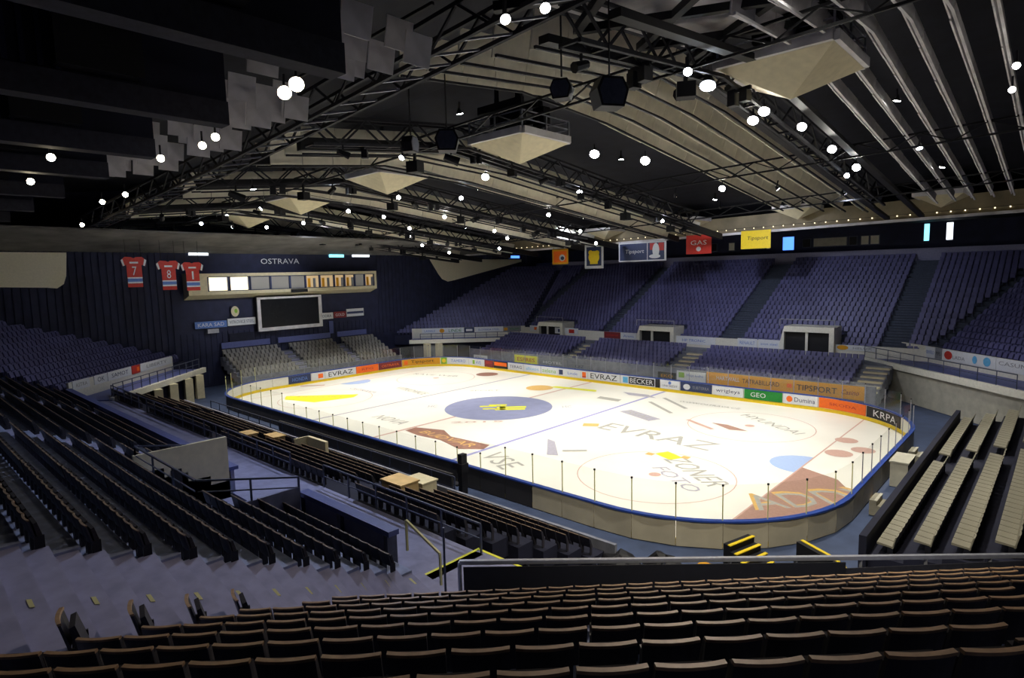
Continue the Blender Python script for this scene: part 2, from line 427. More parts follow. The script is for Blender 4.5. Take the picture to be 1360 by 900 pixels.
ice_mark('advert_patch', 'ice_grey', [[(5.0, 9.4), (7.4, 9.3), (7.6, 8.4), (5.2, 8.5)]], 'grey oblong advert near the far boards'); ice_mark('advert_patch', 'ice_lilac', [[(5.6, 12.4), (8.2, 12.6), (9.6, 11.7), (6.8, 11.5)]])
ice_mark('advert_patch', 'ice_yellow', [[(-1.8, 10.2), (-1.6, 11.0), (3.0, 11.7), (3.4, 11.0), (1.0, 10.6)]], 'yellow streak shaped advert near the far boards')
ice_mark('advert_patch', 'ice_red', [qrect(-23.6, -4.2, 2.6, .5, 50)])
ice_mark('advert_patch', 'ice_lilac', [[(10.4, -5.0), (11.2, -5.2), (13.4, -7.6), (12.7, -7.9)]]); ice_mark('advert_patch', 'ice_grey', [qrect(13.6, -6.1, 1.6, .3, 40)])
ice_text('SPORT', (-6, 5.0), 40, 3, .5, 'ice_grey'); ice_text('2015', (2.8, -4.6), 42, 4.2, .45, 'ice_red'); ice_text('HC', (-4.6, -3.0), 42, .8, .9, 'ice_lilac'); ice_text('HC', (5.2, 4.0), 42, .8, .9, 'ice_lilac')
ice_text('WWW.OSTRAVA.CZ', (14.6, 11.8), 2, 5.4, .5, 'ice_grey')

# ------------------------------------------------------------------ rink boards with glass and adverts
boards = empty('rink_boards', (2.5, 15, 0), 0, 'white hockey rink boards with adverts, blue cap rail and glass panes around the ice', 'rink boards')
npc = 84
pieceL = PL/npc
def strip(name, mt, off0, off1, z0, z1, n=240, label=None):
    m = MB()
    for i in range(n):
        a, b = PL*i/n, PL*(i+1)/n
        p = [path_pt(a, off0)[0], path_pt(b, off0)[0], path_pt(b, off1)[0], path_pt(a, off1)[0]]
        m.hexa([(q.x, q.y, z0) for q in p[::-1]] + [(q.x, q.y, z1) for q in p[::-1]])
    return m.build(name, mt, boards, label)
strip('kick_strip', 'yellow', .0, .07, .0, .27, label='yellow kick strip along the foot of the boards')
strip('cap_rail', 'cap_blue', .0, .24, 1.14, 1.22, label='blue cap rail')
near0 = 16 + 7*math.pi/2 + 40 + 8*math.pi/2 + 14   # start of the near right arc
for i in range(npc):
    a, b = pieceL*i+.012, pieceL*(i+1)-.012
    P0, P1 = path_pt(a, .05)[0], path_pt(b, .05)[0]; Q0, Q1 = path_pt(a, .20)[0], path_pt(b, .20)[0]
    m = MB(); mid = (a+b)/2
    dark = mid > near0+8*math.pi/2+4.5  # this stretch gets near-black backs: shade put into the board colour
    for (A, B, mi) in ((P0, P1, 0), (Q0, Q1, 1)):
        pass
    k = [(p.x, p.y, .27) for p in (P0, P1, Q1, Q0)]; t = [(p.x, p.y, 1.14) for p in (P0, P1, Q1, Q0)]
    m.poly([k[1], k[0], t[0], t[1]], 0); m.poly([k[3], k[2], t[2], t[3]], 1)
    m.poly([(Q0.x, Q0.y, 0), (Q1.x, Q1.y, 0), k[2], k[3]], 1)
    m.poly([k[0], k[3], t[3], t[0]], 1); m.poly([k[2], k[1], t[1], t[2]], 1); m.poly([t[0], t[3], t[2], t[1]], 1)
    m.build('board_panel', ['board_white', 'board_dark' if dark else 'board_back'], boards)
    # glass pane and post
    benches = near0+8*math.pi/2+8 < mid < near0+8*math.pi/2+30
    hgl = 2.75 if not benches else 2.1
    g0, g1 = path_pt(a+.03, .12)[0], path_pt(b-.03, .12)[0]
    d = (g1-g0); nrm = Vector((d.y, -d.x, 0)).normalized()*.006
    g = MB(); g.obox((g0.x-nrm.x, g0.y-nrm.y, 1.22), d, nrm*2, (0, 0, hgl-1.22)); g.build('glass_pane', 'glass', boards)
    pp = path_pt(pieceL*i, .12)[0]
    g = MB(); g.box(pp.x-.02, pp.x+.02, pp.y-.02, pp.y+.02, 1.22, hgl); g.box(pp.x-.035, pp.x+.035, pp.y-.035, pp.y+.035, hgl-.06, hgl+.02, 1)
    g.build('glass_post', ['light_yellow' if mid > near0 else 'steel', 'black'], boards)
def board_ad(s0, s1, bg, items=(), z0=.30, z1=1.12):
    n = max(2, int((s1-s0)/.4)); m = MB(); off = -.035
    def fn(a, b, o=off):   # a in metres from centre
        p, _ = path_pt((s0+s1)/2+a, o); return Vector((p.x, p.y, (z0+z1)/2+b))
    h = z1-z0; L = s1-s0
    for i in range(n):
        a, b = -L/2+L*i/n, -L/2+L*(i+1)/n
        p = [path_pt((s0+s1)/2+a, .05)[0], path_pt((s0+s1)/2+b, .05)[0], path_pt((s0+s1)/2+b, off)[0], path_pt((s0+s1)/2+a, off)[0]]
        m.hexa([(q.x, q.y, z0) for q in p[::-1]] + [(q.x, q.y, z1) for q in p[::-1]])
    o = m.build('advert_panel', bg, boards)
    for k, it in enumerate(items):
        oo = off-.008-.003*k
        if it[0] == 't': lettering('lettering', it[1], lambda a, b: fn(a+it[2], b+it[3], oo), it[4], it[5], it[6], o)
        elif it[0] == 'r':
            q = MB(); q.poly([fn(it[1]-it[3]/2, it[2]-it[4]/2, oo), fn(it[1]+it[3]/2, it[2]-it[4]/2, oo), fn(it[1]+it[3]/2, it[2]+it[4]/2, oo), fn(it[1]-it[3]/2, it[2]+it[4]/2, oo)]); q.build('print_patch', it[5], o)
        else:
            q = MB(); q.poly([fn(it[1]+it[3]*math.cos(t*.3142), it[2]+it[4]*math.sin(t*.3142), oo) for t in range(20)]); q.build('emblem', it[5], o)
A1 = 16+7*math.pi/2; fx = lambda x: A1+(x+18); ly = lambda y_: y_+8
board_ad(ly(-6.2), ly(-3.6), 'ad_navy', [('t', 'HONDA', 0, 0, 1.8, .4, 'ad_blue')])
board_ad(ly(-3.5), ly(-1.9), 'ad_white', [('r', .3, 0, .6, .5, 'ad_orange')])
board_ad(ly(-1.8), ly(2.2), 'ad_white', [('t', 'EVRAZ', 0, 0, 3.2, .5, 'ad_black')])
board_ad(ly(2.3), ly(5.4), 'ad_orange', [('t', 'RPG', 0, 0, 1.6, .3, 'ad_red')])
board_ad(ly(5.5), ly(8.9), 'ad_maroon', [('t', 'OSTRAVA', 0, 0, 2.6, .3, 'ad_orange')])
board_ad(17.0, 22.0, 'ad_gold', [('t', 'Tipsport', .2, 0, 3.0, .5, 'ad_black'), ('r', -2.0, 0, .5, .5, 'ad_orange')])
board_ad(22.1, 22.9, 'ad_lime', [('d', 0, 0, .25, .25, 'yellow')])
board_ad(23.0, 26.0, 'ad_white', [('t', 'TAMERO', 0, 0, 2.1, .38, 'ad_blue')])
board_ad(26.1, fx(-16.2), 'ad_white', [('r', -.5, 0, .4, .5, 'ad_lime'), ('t', 'AVE', .35, 0, .9, .4, 'ad_blue')])
board_ad(fx(-16.1), fx(-14.6), 'ad_maroon', [('t', 'SIKO', 0, .1, 1.0, .3, 'ad_red')])
board_ad(fx(-14.5), fx(-12.2), 'ad_black', [('r', 0, .1, 2.1, .45, 'ad_orange')])
board_ad(fx(-12.1), fx(-9.6), 'ad_white', [('t', 'TERAG', 0, 0, 1.9, .34, 'ad_navy')])
board_ad(fx(-9.5), fx(-7.0), 'ad_white', [('t', 'albixon', 0, 0, 1.9, .36, 'ad_cyan')])
board_ad(fx(-6.9), fx(-4.6), 'ad_white', [('t', 'zelena', 0, 0, 2.0, .45, 'ad_lime')])
board_ad(fx(-4.5), fx(-1.4), 'ad_white', [('r', -1.1, 0, .55, .55, 'ad_navy'), ('t', 'Linde', .5, 0, 1.3, .3, 'ad_blue')])
board_ad(fx(-1.3), fx(-.5), 'ad_white', [('r', 0, 0, .5, .6, 'ad_orange'), ('r', 0, -.22, .5, .12, 'ad_red')])
board_ad(fx(-.4), fx(3.6), 'ad_white', [('t', 'EVRAZ', 0, 0, 3.3, .55, 'ad_black')])
board_ad(fx(3.7), fx(7.6), 'ad_white', [('r', .45, 0, 2.9, .7, 'ad_black'), ('r', -1.4, 0, .6, .6, 'ad_cyan'), ('t', 'BECKER', .45, 0, 2.6, .48, 'ad_white')])
board_ad(fx(7.65), fx(8.1), 'ad_black')
board_ad(fx(8.2), fx(10.2), 'ad_white', [('t', 'UNICREDIT', 0, -.12, 1.6, .2, 'ad_navy'), ('d', 0, .18, .16, .16, 'ad_blue')])
board_ad(fx(10.3), fx(13.4), 'ad_navy', [('d', -.9, 0, .35, .27, 'ad_white'), ('t', 'SUBTERRA', .5, 0, 1.6, .28, 'ad_grey')])
board_ad(fx(13.5), fx(16.3), 'ad_white', [('t', 'wrigleys', 0, 0, 2.2, .42, 'ad_navy', .3)])
board_ad(fx(16.4), fx(19.6), 'ad_green', [('t', 'GEO', -.4, 0, 1.3, .4, 'ad_white')])
board_ad(fx(19.7), fx(22.4), 'ad_white', [('d', -.85, 0, .25, .26, 'ad_orange'), ('t', 'Dumina', .35, 0, 1.6, .38, 'ad_navy')])
board_ad(fx(22.5), fx(26.3), 'ad_orange', [('t', 'SKODA', 0, 0, 2.2, .22, 'ad_red')])
board_ad(fx(26.4), fx(30.2), 'ad_black', [('t', 'KRPA', 0, 0, 2.5, .5, 'ad_white')])

# ------------------------------------------------------------------ seating terraces
NORM = {'F': (0, 1), 'FR': (.70711, .70711), 'NR': (.70711, -.70711), 'N': (0, -1), 'NL': (-.70711, -.70711), 'FL': (-.70711, .70711), 'R': (1, 0), 'L': (-1, 0)}
def nu(key):
    n = NORM[key]; return Vector((n[0], n[1], 0)), Vector((n[1], -n[0], 0))
def terrace(name, key, D0, dep, z0, rise, rows, rng, mt, aisles=(), base=1.3, smt='concrete_stair'):
    """rng(k) -> list of (t0,t1); steps along u"""
    n, u = nu(key); m = MB(); st = MB()
    for k in range(rows):
        d = D0+dep*k; z = z0+rise*k
        for t0, t1 in rng(k):
            o = n*d + u*t0 + Vector((0, 0, z-base)); m.obox(o, u*(t1-t0), n*dep, (0, 0, base))
        for t0, t1 in aisles:
            if k < rows-1: st.obox(n*(d+dep*.52) + u*t0 + Vector((0, 0, z)), u*(t1-t0), n*dep*.48, (0, 0, rise*.5))
    o = m.build(name, mt, kind='structure')
    if aisles: st.build('aisle_step', smt, o)
    return o
SEATS = {'near': [], 'blue': [], 'grey': [], 'beige': []}
def fill(kind, key, D0, dep, z0, rise, rows, rng, pitch, aisles=(), skip=None, tagname='', back=.62):
    n, u = nu(key)
    ang = math.atan2(-n.y, -n.x) - math.pi/2       # local +Y -> -n
    for k in range(rows):
        for t0, t1 in rng(k):
            cuts = sorted([(max(a, t0), min(b, t1)) for a, b in aisles if b > t0 and a < t1]); pos = t0; blocks = []
            for a, b in cuts: blocks.append((pos, a)); pos = b
            blocks.append((pos, t1))
            for bi, (a, b) in enumerate(blocks):
                c = int((b-a-.1)/pitch)
                for i in range(c):
                    t = a+.05+pitch*(i+.5) + ((k*.37) % 1-.5)*pitch*.8*(key == 'NR')
                    p = n*(D0+dep*(k+back)) + u*t + Vector((0, 0, z0+rise*k))
                    if skip and skip(p): continue
                    SEATS[kind].append((p, ang, tagname, bi, k, i, c))
DEP = .89
# far side upper tier
F_AIS = [(-21.6, -20.2), (-7.4, -6.2), (8.9, 10.9), (24.2, 26.2)]
rF = lambda k: [(max(-32.9, -19.67-.369*k), 28.0+.369*k)]
VOMF = [(-17.2, -12.6), (-1.3, 3.6), (15.4, 20.5)]
tF = terrace('floor_far_upper_terrace', 'F', 27, DEP, 3.4, .455, 20, rF, 'aisle_navy', F_AIS, smt='aisle_navy')
fill('blue', 'F', 27, DEP, 3.4, .455, 20, rF, .52, F_AIS, lambda p: any(a-.2 < p.x < b+.2 and p.y < 29.4 for a, b in VOMF), 'in the upper tier across the ice')
rFR = lambda k: [(-9.2-.40*k, 14)]
# far right corner tier, u runs from far side toward the right end
tFR = terrace('floor_far_corner_terrace', 'FR', 38.9, DEP, 3.4, .455, 20, lambda k: [(.72-.37*k, 16)], 'navy_wall')
fill('blue', 'FR', 38.9, DEP, 3.4, .455, 20, lambda k: [(.9-.37*k, 16)], .52, (), None, 'in the far right corner tier')
# far left corner tier
def rFL(k):
    d = 33+DEP*k
    # u = (n.y,-n.x) = (.707,.707); t at F-junction and at end wall x=-33
    x = -19.67-.369*k; t1 = (x+.70711*d)/.70711; t0 = (XL+.12+.70711*d)/.70711
    return [(t0, t1)] if t1-t0 > .6 else []
terrace('floor_far_left_terrace', 'FL', 33, DEP, 3.4, .455, 20, rFL, 'navy_wall')
fill('blue', 'FL', 33, DEP, 3.4, .455, 20, rFL, .52, (), None, 'in the far left corner tier')
# near left corner tier
def rNL(k):
    d = 33+DEP*k     # n=(-.707,-.707), u=(-.707,.707): x=-.707d-.707t
    x = -19.67-.369*k; t0 = -(x+.70711*d)/.70711; t1 = -(XL+.12+.70711*d)/.70711
    return [(t0, t1)] if t1-t0 > .6 else []
terrace('floor_near_left_terrace', 'NL', 33, DEP, 3.2, .42, 20, rNL, 'navy_wall')
fill('blue', 'NL', 33, DEP, 3.2, .42, 20, rNL, .52, (), None, 'in the near left corner tier')
# near side upper tier: n=(0,-1), u=(-1,0) so t=-x
NDEP, NRISE, NZ = .86, .39, 3.2
N_AIS = [(-8.2, -6.8), (8.0, 9.4)]
VN = (-17.0, -11.0)
def rN(k):
    y = 27+NDEP*k
    r = [(-23.4, 19.67+.369*k)]
    if k < 4: r = [(-23.4, VN[0]), (VN[1], 19.67+.369*k)]
    return r
terrace('floor_near_upper_terrace', 'N', 27, NDEP, NZ, NRISE, 20, rN, 'concrete_step', N_AIS)
fill('near', 'N', 27, NDEP, NZ, NRISE, 20, rN, .52, N_AIS, None, 'N')
# corner tier in the foreground
RDEP, RRISE, RZ, RD = .98, .4606, 3.5, 38.0
def nr_left(k): return 3.2+.34*k
def rNR(k): return [(-16.5, nr_left(k))]
terrace('floor_corner_terrace', 'NR', RD, RDEP, RZ, RRISE, 13, rNR, 'concrete_step')
fill('near', 'NR', RD, RDEP, RZ, RRISE, 11, lambda k: rNR(k) if k > 1 else [], .55, (), None, 'NR')
# lower far blocks
LF = [(-20.0, -6.6), (-5.0, 7.0), (9.2, 24.0)]
rLF = lambda k: LF
terrace('floor_far_lower_terrace', 'F', 17.6, .9, 1.25, .27, 7, lambda k: [(-21.2, 26.0)], 'concrete', [(-6.5, -5.1), (7.1, 9.1), (24.1, 25.9)], base=1.2, smt='cream')
fill('blue', 'F', 17.6, .9, 1.25, .27, 7, rLF, .5, (), None, 'in the lower stand across the ice')
mb = MB(); mb.box(-21.2, 26, 17.4, 17.6, 0, 1.95); wallF = mb.build('wall_far_stand_front', 'concrete', kind='structure')
mb = MB(); mb.box(-34, 31, 23.9, 27.0, 2.5, 2.9); mb.build('floor_far_concourse', 'concrete', kind='structure')
mb = MB(); mb.box(-20, 28.0, 26.85, 27.0, 2.9, 4.1); parF = mb.build('wall_far_parapet', 'ledge_white', kind='structure')
# far lower stand rear wall under the concourse, dark
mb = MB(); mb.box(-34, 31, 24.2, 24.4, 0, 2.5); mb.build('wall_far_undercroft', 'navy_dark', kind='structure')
# left end lower stand : n=(-1,0), u=(0,1)
terrace('floor_end_terrace', 'L', 27.0, .82, 1.0, .36, 7, lambda k: [(-10.2, 10.2)], 'concrete', [(-3.2, -2.2), (4.0, 5.0)], base=1.0)
fill('grey', 'L', 27.0, .82, 1.0, .36, 7, lambda k: [(-10.1, 10.1)], .5, [(-3.2, -2.2), (4.0, 5.0)], None, 'L')
mb = MB(); mb.box(-27.0, -26.8, -10.4, 10.4, 0, 1.5); mb.build('wall_end_stand_front', 'concrete', kind='structure')
for a, b in ((-10.0, -4.4), (-3.4, 3.6), (4.6, 9.0)):
    m = MB(); m.box(-32.75, -32.6, a, b, 4.1, 4.75); m.build('banner_strip', 'rail_blue', None, 'long blue cloth strip along the top of the grey end stand, %s' % ('left piece' if a < -5 else 'middle piece' if a < 0 else 'right piece'), 'banner', origin=(-32.7, (a+b)/2, 4.1))
# right end lower stand : n=(1,0), u=(0,-1)
rR = lambda k: [(-12.6, 12.4+.25*k)]
R_AIS = [(-1.6, -.5)]
terrace('floor_right_terrace', 'R', 32.0, 1.15, .9, .42, 6, rR, 'navy_dark', base=.9)
fill('beige', 'R', 32.0, 1.15, .9, .42, 6, rR, .55, R_AIS, None, 'R', .55)
mb = MB(); mb.box(31.75, 32.0, -12.8, 12.8, 0, 1.75); mb.build('wall_right_stand_front', 'navy_dark', kind='structure')
# near lower stand: three blocks ; n=(0,-1), t=-x
LN = [(-24.0, -15.2), (-13.2, -2.0), (-.4, 11.0), (12.4, 20.0)]
rLN = lambda k: [(a + (.5*k if a < -20 else 0), b) for a, b in LN]
terrace('floor_near_lower_terrace', 'N', 18.2, .84, .75, .30, 7, lambda k: [(-24.1+.5*k, 21.0)], 'navy_dark', base=.75)
fill('near', 'N', 18.2, .84, .75, .30, 7, rLN, .52, (), None, 'LN')
mb = MB(); mb.box(-21, 24.6, -18.2, -18.05, 0, 1.15); mb.build('wall_near_stand_front', 'concrete', kind='structure')
mb = MB(); mb.box(-21, 23.4, -27.0, -24.1, 2.2, 2.6); mb.build('floor_near_concourse', 'concrete_stair', kind='structure')
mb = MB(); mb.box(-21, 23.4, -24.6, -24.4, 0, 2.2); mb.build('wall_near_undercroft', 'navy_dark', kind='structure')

# stair between near side and corner tiers
m = MB(); ys = -26.6; k = 0
stair = empty('stairway', (25, -27, 2.6), 0, 'wide grey concrete stairway between the near side rows and the foreground rows', 'stairs')
while ys > -41:
    dy = .43
    zN = NZ+NRISE/NDEP*(-27-ys); x1 = 23.4+ .0*k; s = 0
    # right hand end follows the ends of the corner rows
    kk = (-(ys) - .70711*(RD+.5) - .70711*3.2)/(.70711*(RDEP+.34)); kk = max(kk, -1.5)
    sc_ = RD+.5+RDEP*kk; sx = .70711*(sc_-nr_left(kk))+.3; zR = RZ+RRISE*kk
    z0_ = max(zN-.05, 2.9) ; z1_ = max(min(zR, zN), 2.75)
    m = MB()
    m.hexa([(x1-.1, ys-dy, z0_-1.4), (sx, ys-dy, z1_-1.4), (sx, ys, z1_-1.4), (x1-.1, ys, z0_-1.4), (x1-.1, ys-dy, z0_), (sx, ys-dy, z1_), (sx, ys, z1_), (x1-.1, ys, z0_)])
    st = m.build('step', 'concrete_stair', stair)
    if k % 2 == 1:
        xm = (x1+sx)/2-.3; f = (xm-x1)/(sx-x1); zz = z0_+(z1_-z0_)*f+.012
        q = MB(); q.obox((xm-.14, ys-dy*.5, zz), (.26, 0, .26*(z1_-z0_)/(sx-x1)), (.05, .06, 0), (0, 0, .008)); q.build('tread_mark', 'light_yellow', st)
    ys -= dy; k += 1

# ------------------------------------------------------------------ seats: one of each kind, then copies
def arc_panel(m, w, z0, z1, y0, tilt, bow, th, n=6, mi=0):
    for i in range(n):
        xa, xb = -w/2+w*i/n, -w/2+w*(i+1)/n
        ya, yb = y0+bow*(2*xa/w)**2, y0+bow*(2*xb/w)**2
        m.hexa([(xa, ya, z0), (xb, yb, z0), (xb, yb+th, z0), (xa, ya+th, z0), (xa, ya-tilt, z1), (xb, yb-tilt, z1), (xb, yb+th-tilt, z1), (xa, ya+th-tilt, z1)], mi)
def seat_parts(w, shell, edge, pad, hs=1):
    b = MB(); arc_panel(b, w, .40, .83, -.12, .10, .03, .035)
    e = MB(); arc_panel(e, w, .83, .862, -.222, .008, .03, .05)
    p = MB(); p.hexa([(-w*.45, -.02, .38), (w*.45, -.02, .38), (w*.45, .10, .36), (-w*.45, .10, .36), (-w*.42, -.08, .74), (w*.42, -.08, .74), (w*.42, -.01, .76), (-w*.42, -.01, .76)])
    l = MB(); l.box(-w*.47, -w*.40, -.10, .10, 0, .46); l.box(w*.40, w*.47, -.10, .10, 0, .46); l.box(-w*.42, w*.42, -.04, .0, .36, .40)
    for q in (b, e, p, l): q.v = [(x, y*(1 if hs == 1 else .8)-(0 if hs == 1 else .05), z*hs) for x, y, z in q.v]
    return [('backrest', b.mesh('backrest', shell)), ('top_edge', e.mesh('top_edge', edge)), ('seat_pan', p.mesh('seat_pan', pad)), ('bracket', l.mesh('bracket', 'black_metal'))]
for k_ in range(3, 10):
    n_, u_ = nu('NR'); p_ = n_*(RD+RDEP*(k_+.55)) + u_*(nr_left(k_)+.62) + Vector((0, 0, RZ+RRISE*k_+.12))
    SEATS['near'].append((p_, math.radians(-14), 'END', 0, k_, 0, 1))
CAMP = Vector((37.03, -37.17, 11.69))
def visible(p):
    d = p-CAMP; yaw = math.radians(132.85); f = Vector((math.cos(yaw), math.sin(yaw), 0)); r = Vector((math.sin(yaw), -math.cos(yaw), 0))
    z = d.dot(f)
    if z < 1.2 or abs(d.dot(r)) > z*.88: return False
    dz = (d.z+.85)/z     # rough height in the frame
    return dz > -.76
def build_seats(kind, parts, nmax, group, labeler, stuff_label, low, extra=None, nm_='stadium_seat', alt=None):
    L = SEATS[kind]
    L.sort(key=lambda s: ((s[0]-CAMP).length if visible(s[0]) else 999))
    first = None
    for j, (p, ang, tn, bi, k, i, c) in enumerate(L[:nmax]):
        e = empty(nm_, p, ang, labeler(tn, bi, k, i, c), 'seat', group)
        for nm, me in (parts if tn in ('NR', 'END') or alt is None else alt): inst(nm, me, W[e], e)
    rest = L[nmax:]
    if not rest: return
    V, Fs, Ms = [], [], []
    lv, lf, lm = low
    for (p, ang, *_r) in rest:
        cs, sn = math.cos(ang), math.sin(ang); n0 = len(V)
        V += [(p.x+cs*a-sn*b, p.y+sn*a+cs*b, p.z+c_) for a, b, c_ in lv]
        Fs += [tuple(n0+q for q in f) for f in lf]; Ms += lm
    me = bpy.data.meshes.new('stadium_seats'); me.from_pydata(V, [], Fs)
    for mt in extra: me.materials.append(MATS[mt])
    me.polygons.foreach_set('material_index', Ms); me.update()
    o = bpy.data.objects.new('stadium_seats', me); COL.objects.link(o); W[o] = Matrix.Identity(4)
    tag(o, stuff_label, 'seats', None, 'stuff')
def low_seat(w, edge=True, hs=1):
    m = MB()
    m.hexa([(-w/2, -.12, .38), (w/2, -.12, .38), (w/2, -.08, .38), (-w/2, -.08, .38), (-w/2, -.22, .83), (w/2, -.22, .83), (w/2, -.18, .83), (-w/2, -.18, .83)], 0)
    m.hexa([(-w*.45, -.06, .36), (w*.45, -.06, .36), (w*.45, .10, .34), (-w*.45, .10, .34), (-w*.42, -.14, .72), (w*.42, -.14, .72), (w*.42, -.04, .74), (-w*.42, -.04, .74)], 1)
    if edge: m.hexa([(-w/2, -.235, .83), (w/2, -.235, .83), (w/2, -.185, .83), (-w/2, -.185, .83), (-w/2, -.24, .86), (w/2, -.24, .86), (w/2, -.19, .86), (-w/2, -.19, .86)], 2)
    m.box(-w*.45, -w*.38, -.1, .05, 0, .42, 1); m.box(w*.38, w*.45, -.1, .05, 0, .42, 1)
    if hs != 1: m.v = [(x, y*.8-.05, z*hs) for x, y, z in m.v]
    return (m.v, m.f, m.m)
def lab_near(tn, bi, k, i, c):
    if tn == 'END': return 'dark seat turned sideways at the stairway edge, %s up from the front' % ordinal(k-2)
    if tn == 'NR': return 'dark tan-edged seat, %s from the stairway, %s row from the front rail' % (ordinal(c-i), ordinal(k-1))
    if tn == 'N': return 'dark side tier seat in the %s block, %s from the stairway, %s row up' % (('nearest', 'middle', 'farthest')[min(bi, 2)], ordinal(i+1), ordinal(k+1))
    return 'dark lower stand seat, %s along in the %s row above the near boards' % (ordinal(i+1), ordinal(k+1))
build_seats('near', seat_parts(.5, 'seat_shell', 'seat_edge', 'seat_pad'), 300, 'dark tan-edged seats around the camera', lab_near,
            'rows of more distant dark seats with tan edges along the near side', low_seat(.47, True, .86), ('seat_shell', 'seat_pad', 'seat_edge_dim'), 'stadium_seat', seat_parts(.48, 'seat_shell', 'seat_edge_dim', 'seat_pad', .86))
def lab_blue(tn, bi, k, i, c): return 'blue seat %s, %s from the left in the %s row up%s' % (tn, ordinal(i+1), ordinal(k+1), '' if 'lower' not in tn else ' of its block')
def blue_parts():
    b = MB(); arc_panel(b, .44, .38, .82, -.12, .10, .02, .03, 3); p = MB()
    p.hexa([(-.2, -.06, .36), (.2, -.06, .36), (.2, .10, .34), (-.2, .10, .34), (-.19, -.14, .7), (.19, -.14, .7), (.19, -.05, .72), (-.19, -.05, .72)])
    return [('backrest', b.mesh('backrest', 'seat_blue')), ('seat_pan', p.mesh('seat_pan', 'seat_blue'))]
SEATS['blue'].sort(key=lambda s: (0 if 'lower' in s[2] else 1))
build_seats('blue', blue_parts(), 0, 'blue seats of the lower stand across the ice', lab_blue,
            'rows of navy blue stadium seats filling the far stands and corner tiers', low_seat(.44, False), ('seat_blue', 'seat_blue'))
build_seats('grey', None, 0, None, None, 'rows of grey seats in the low stand behind the far goal', low_seat(.42, False), ('seat_grey', 'seat_grey'))
def lab_beige(tn, bi, k, i, c): return 'beige seat behind the near goal, %s along, %s row back, %s block' % (ordinal(i+1), ordinal(k+1), ('far', 'near')[min(bi, 1)])
def beige_parts():
    b = MB(); arc_panel(b, .5, .36, .82, -.12, .10, .02, .04, 4); p = MB()
    p.hexa([(-.25, -.12, .38), (.25, -.12, .38), (.25, .42, .42), (-.25, .42, .42), (-.25, -.12, .44), (.25, -.12, .44), (.25, .42, .5), (-.25, .42, .5)])
    l = MB(); l.box(-.24, -.19, -.1, .08, 0, .42); l.box(.19, .24, -.1, .08, 0, .42); l.box(-.2, .2, -.03, .02, .34, .38)
    return [('backrest', b.mesh('backrest', 'seat_beige')), ('seat_pan', p.mesh('seat_pan', 'seat_beige')), ('bracket', l.mesh('bracket', 'black_metal'))]
build_seats('beige', beige_parts(), 300, 'beige seats behind the near goal', lab_beige, 'more beige grey seats behind the near goal', low_seat(.5, False), ('seat_beige', 'seat_beige'), 'folding_seat')

# ------------------------------------------------------------------ parapets, adverts on them, corner concourses
UP = (0, 0, 1)
def far_ad(x0, x1, z0, z1, y_, bg, items, parent, lab=None):
    sign_panel('advert_board', ((x0+x1)/2, y_, (z0+z1)/2), (1, 0, 0), UP, x1-x0, z1-z0, bg, parent, items, .05, lab)
yp = 26.78
far_ad(-18.8, -17.2, 3.6, 4.4, yp, 'ad_white', [('r', .35, 0, .7, .4, 'ad_orange')], parF)
far_ad(-16.6+2.3, -10.4, 3.5, 4.3, yp, 'ad_white', [('r', -1, 0, .8, .4, 'ad_navy'), ('r', .9, 0, .9, .5, 'ad_red')], parF)
far_ad(-6.3, -3.9, 3.3, 4.1, yp, 'ad_maroon', [('t', 'OSTRAVAR', 0, 0, 1.8, .25, 'ad_red')], parF)
far_ad(-3.8, -1.6, 3.3, 4.1, yp, 'ad_white', [('t', 'Arena', 0, 0, 1.5, .3, 'ad_blue')], parF)
far_ad(3.7, 8.4, 3.2, 4.1, yp, 'ad_white', [('t', 'HP TRONIC', -.2, 0, 2.8, .3, 'ad_blue')], parF)
far_ad(10.9, 13.0, 3.3, 4.2, yp, 'ad_white', [('t', 'RENAULT', 0, 0, 1.6, .35, 'ad_blue')], parF)
far_ad(13.1, 15.3, 3.3, 4.2, yp, 'ad_white', [('t', 'avon steel', 0, 0, 1.7, .25, 'ad_blue')], parF)
far_ad(20.6, 23.9, 3.6, 4.1, yp, 'ad_white', [('d', -1.1, 0, .5, .22, 'ad_gold'), ('t', 'HELUX', .6, 0, 1.6, .2, 'ad_grey')], parF)
# front wall adverts of the lower stand
yq = 17.34
far_ad(-20.5, -18.0, .5, 1.2, yq, 'ad_white', [('t', 'KINSKI', 0, 0, 1.8, .3, 'ad_grey')], wallF)
far_ad(-13.2, -9.4, .75, 1.75, yq, 'yellow_bright', [('t', 'ESPRES', 0, 0, 2.8, .45, 'ad_red')], wallF)
far_ad(-9.3, -5.0, .8, 1.6, yq, 'ad_grey', [('t', 'HOTEL', 0, 0, 2.8, .3, 'ad_white')], wallF)
far_ad(-4.9, -1.6, .8, 1.4, yq, 'ad_grey', [('t', 'CEZ', 0, 0, 1.2, .3, 'ad_navy')], wallF)
far_ad(6.6, 8.6, .75, 1.45, yq, 'ad_black', [('t', 'EKO', 0, 0, 1.3, .3, 'ad_gold')], wallF)
far_ad(8.7, 11.7, .75, 1.75, yq, 'ad_white', [('r', -1.0, .1, .6, .5, 'ad_lime'), ('t', 'Moje kniha', .4, .1, 1.7, .3, 'ad_blue')], wallF)
far_ad(11.8, 25.2, .75, 1.9, yq, 'ad_gold', [('t', 'HARTWALL', -4.6, .1, 2.2, .36, 'ad_white'), ('t', 'TATRABILLARD', -1.6, .05, 3.3, .4, 'ad_black'), ('r', .9, .05, .4, .35, 'ad_orange'), ('t', 'TIPSPORT', 3.1, 0, 3.2, .5, 'ad_black'), ('t', 'Casino', 5.7, 0, 1.3, .4, 'ad_maroon', .3)], wallF)
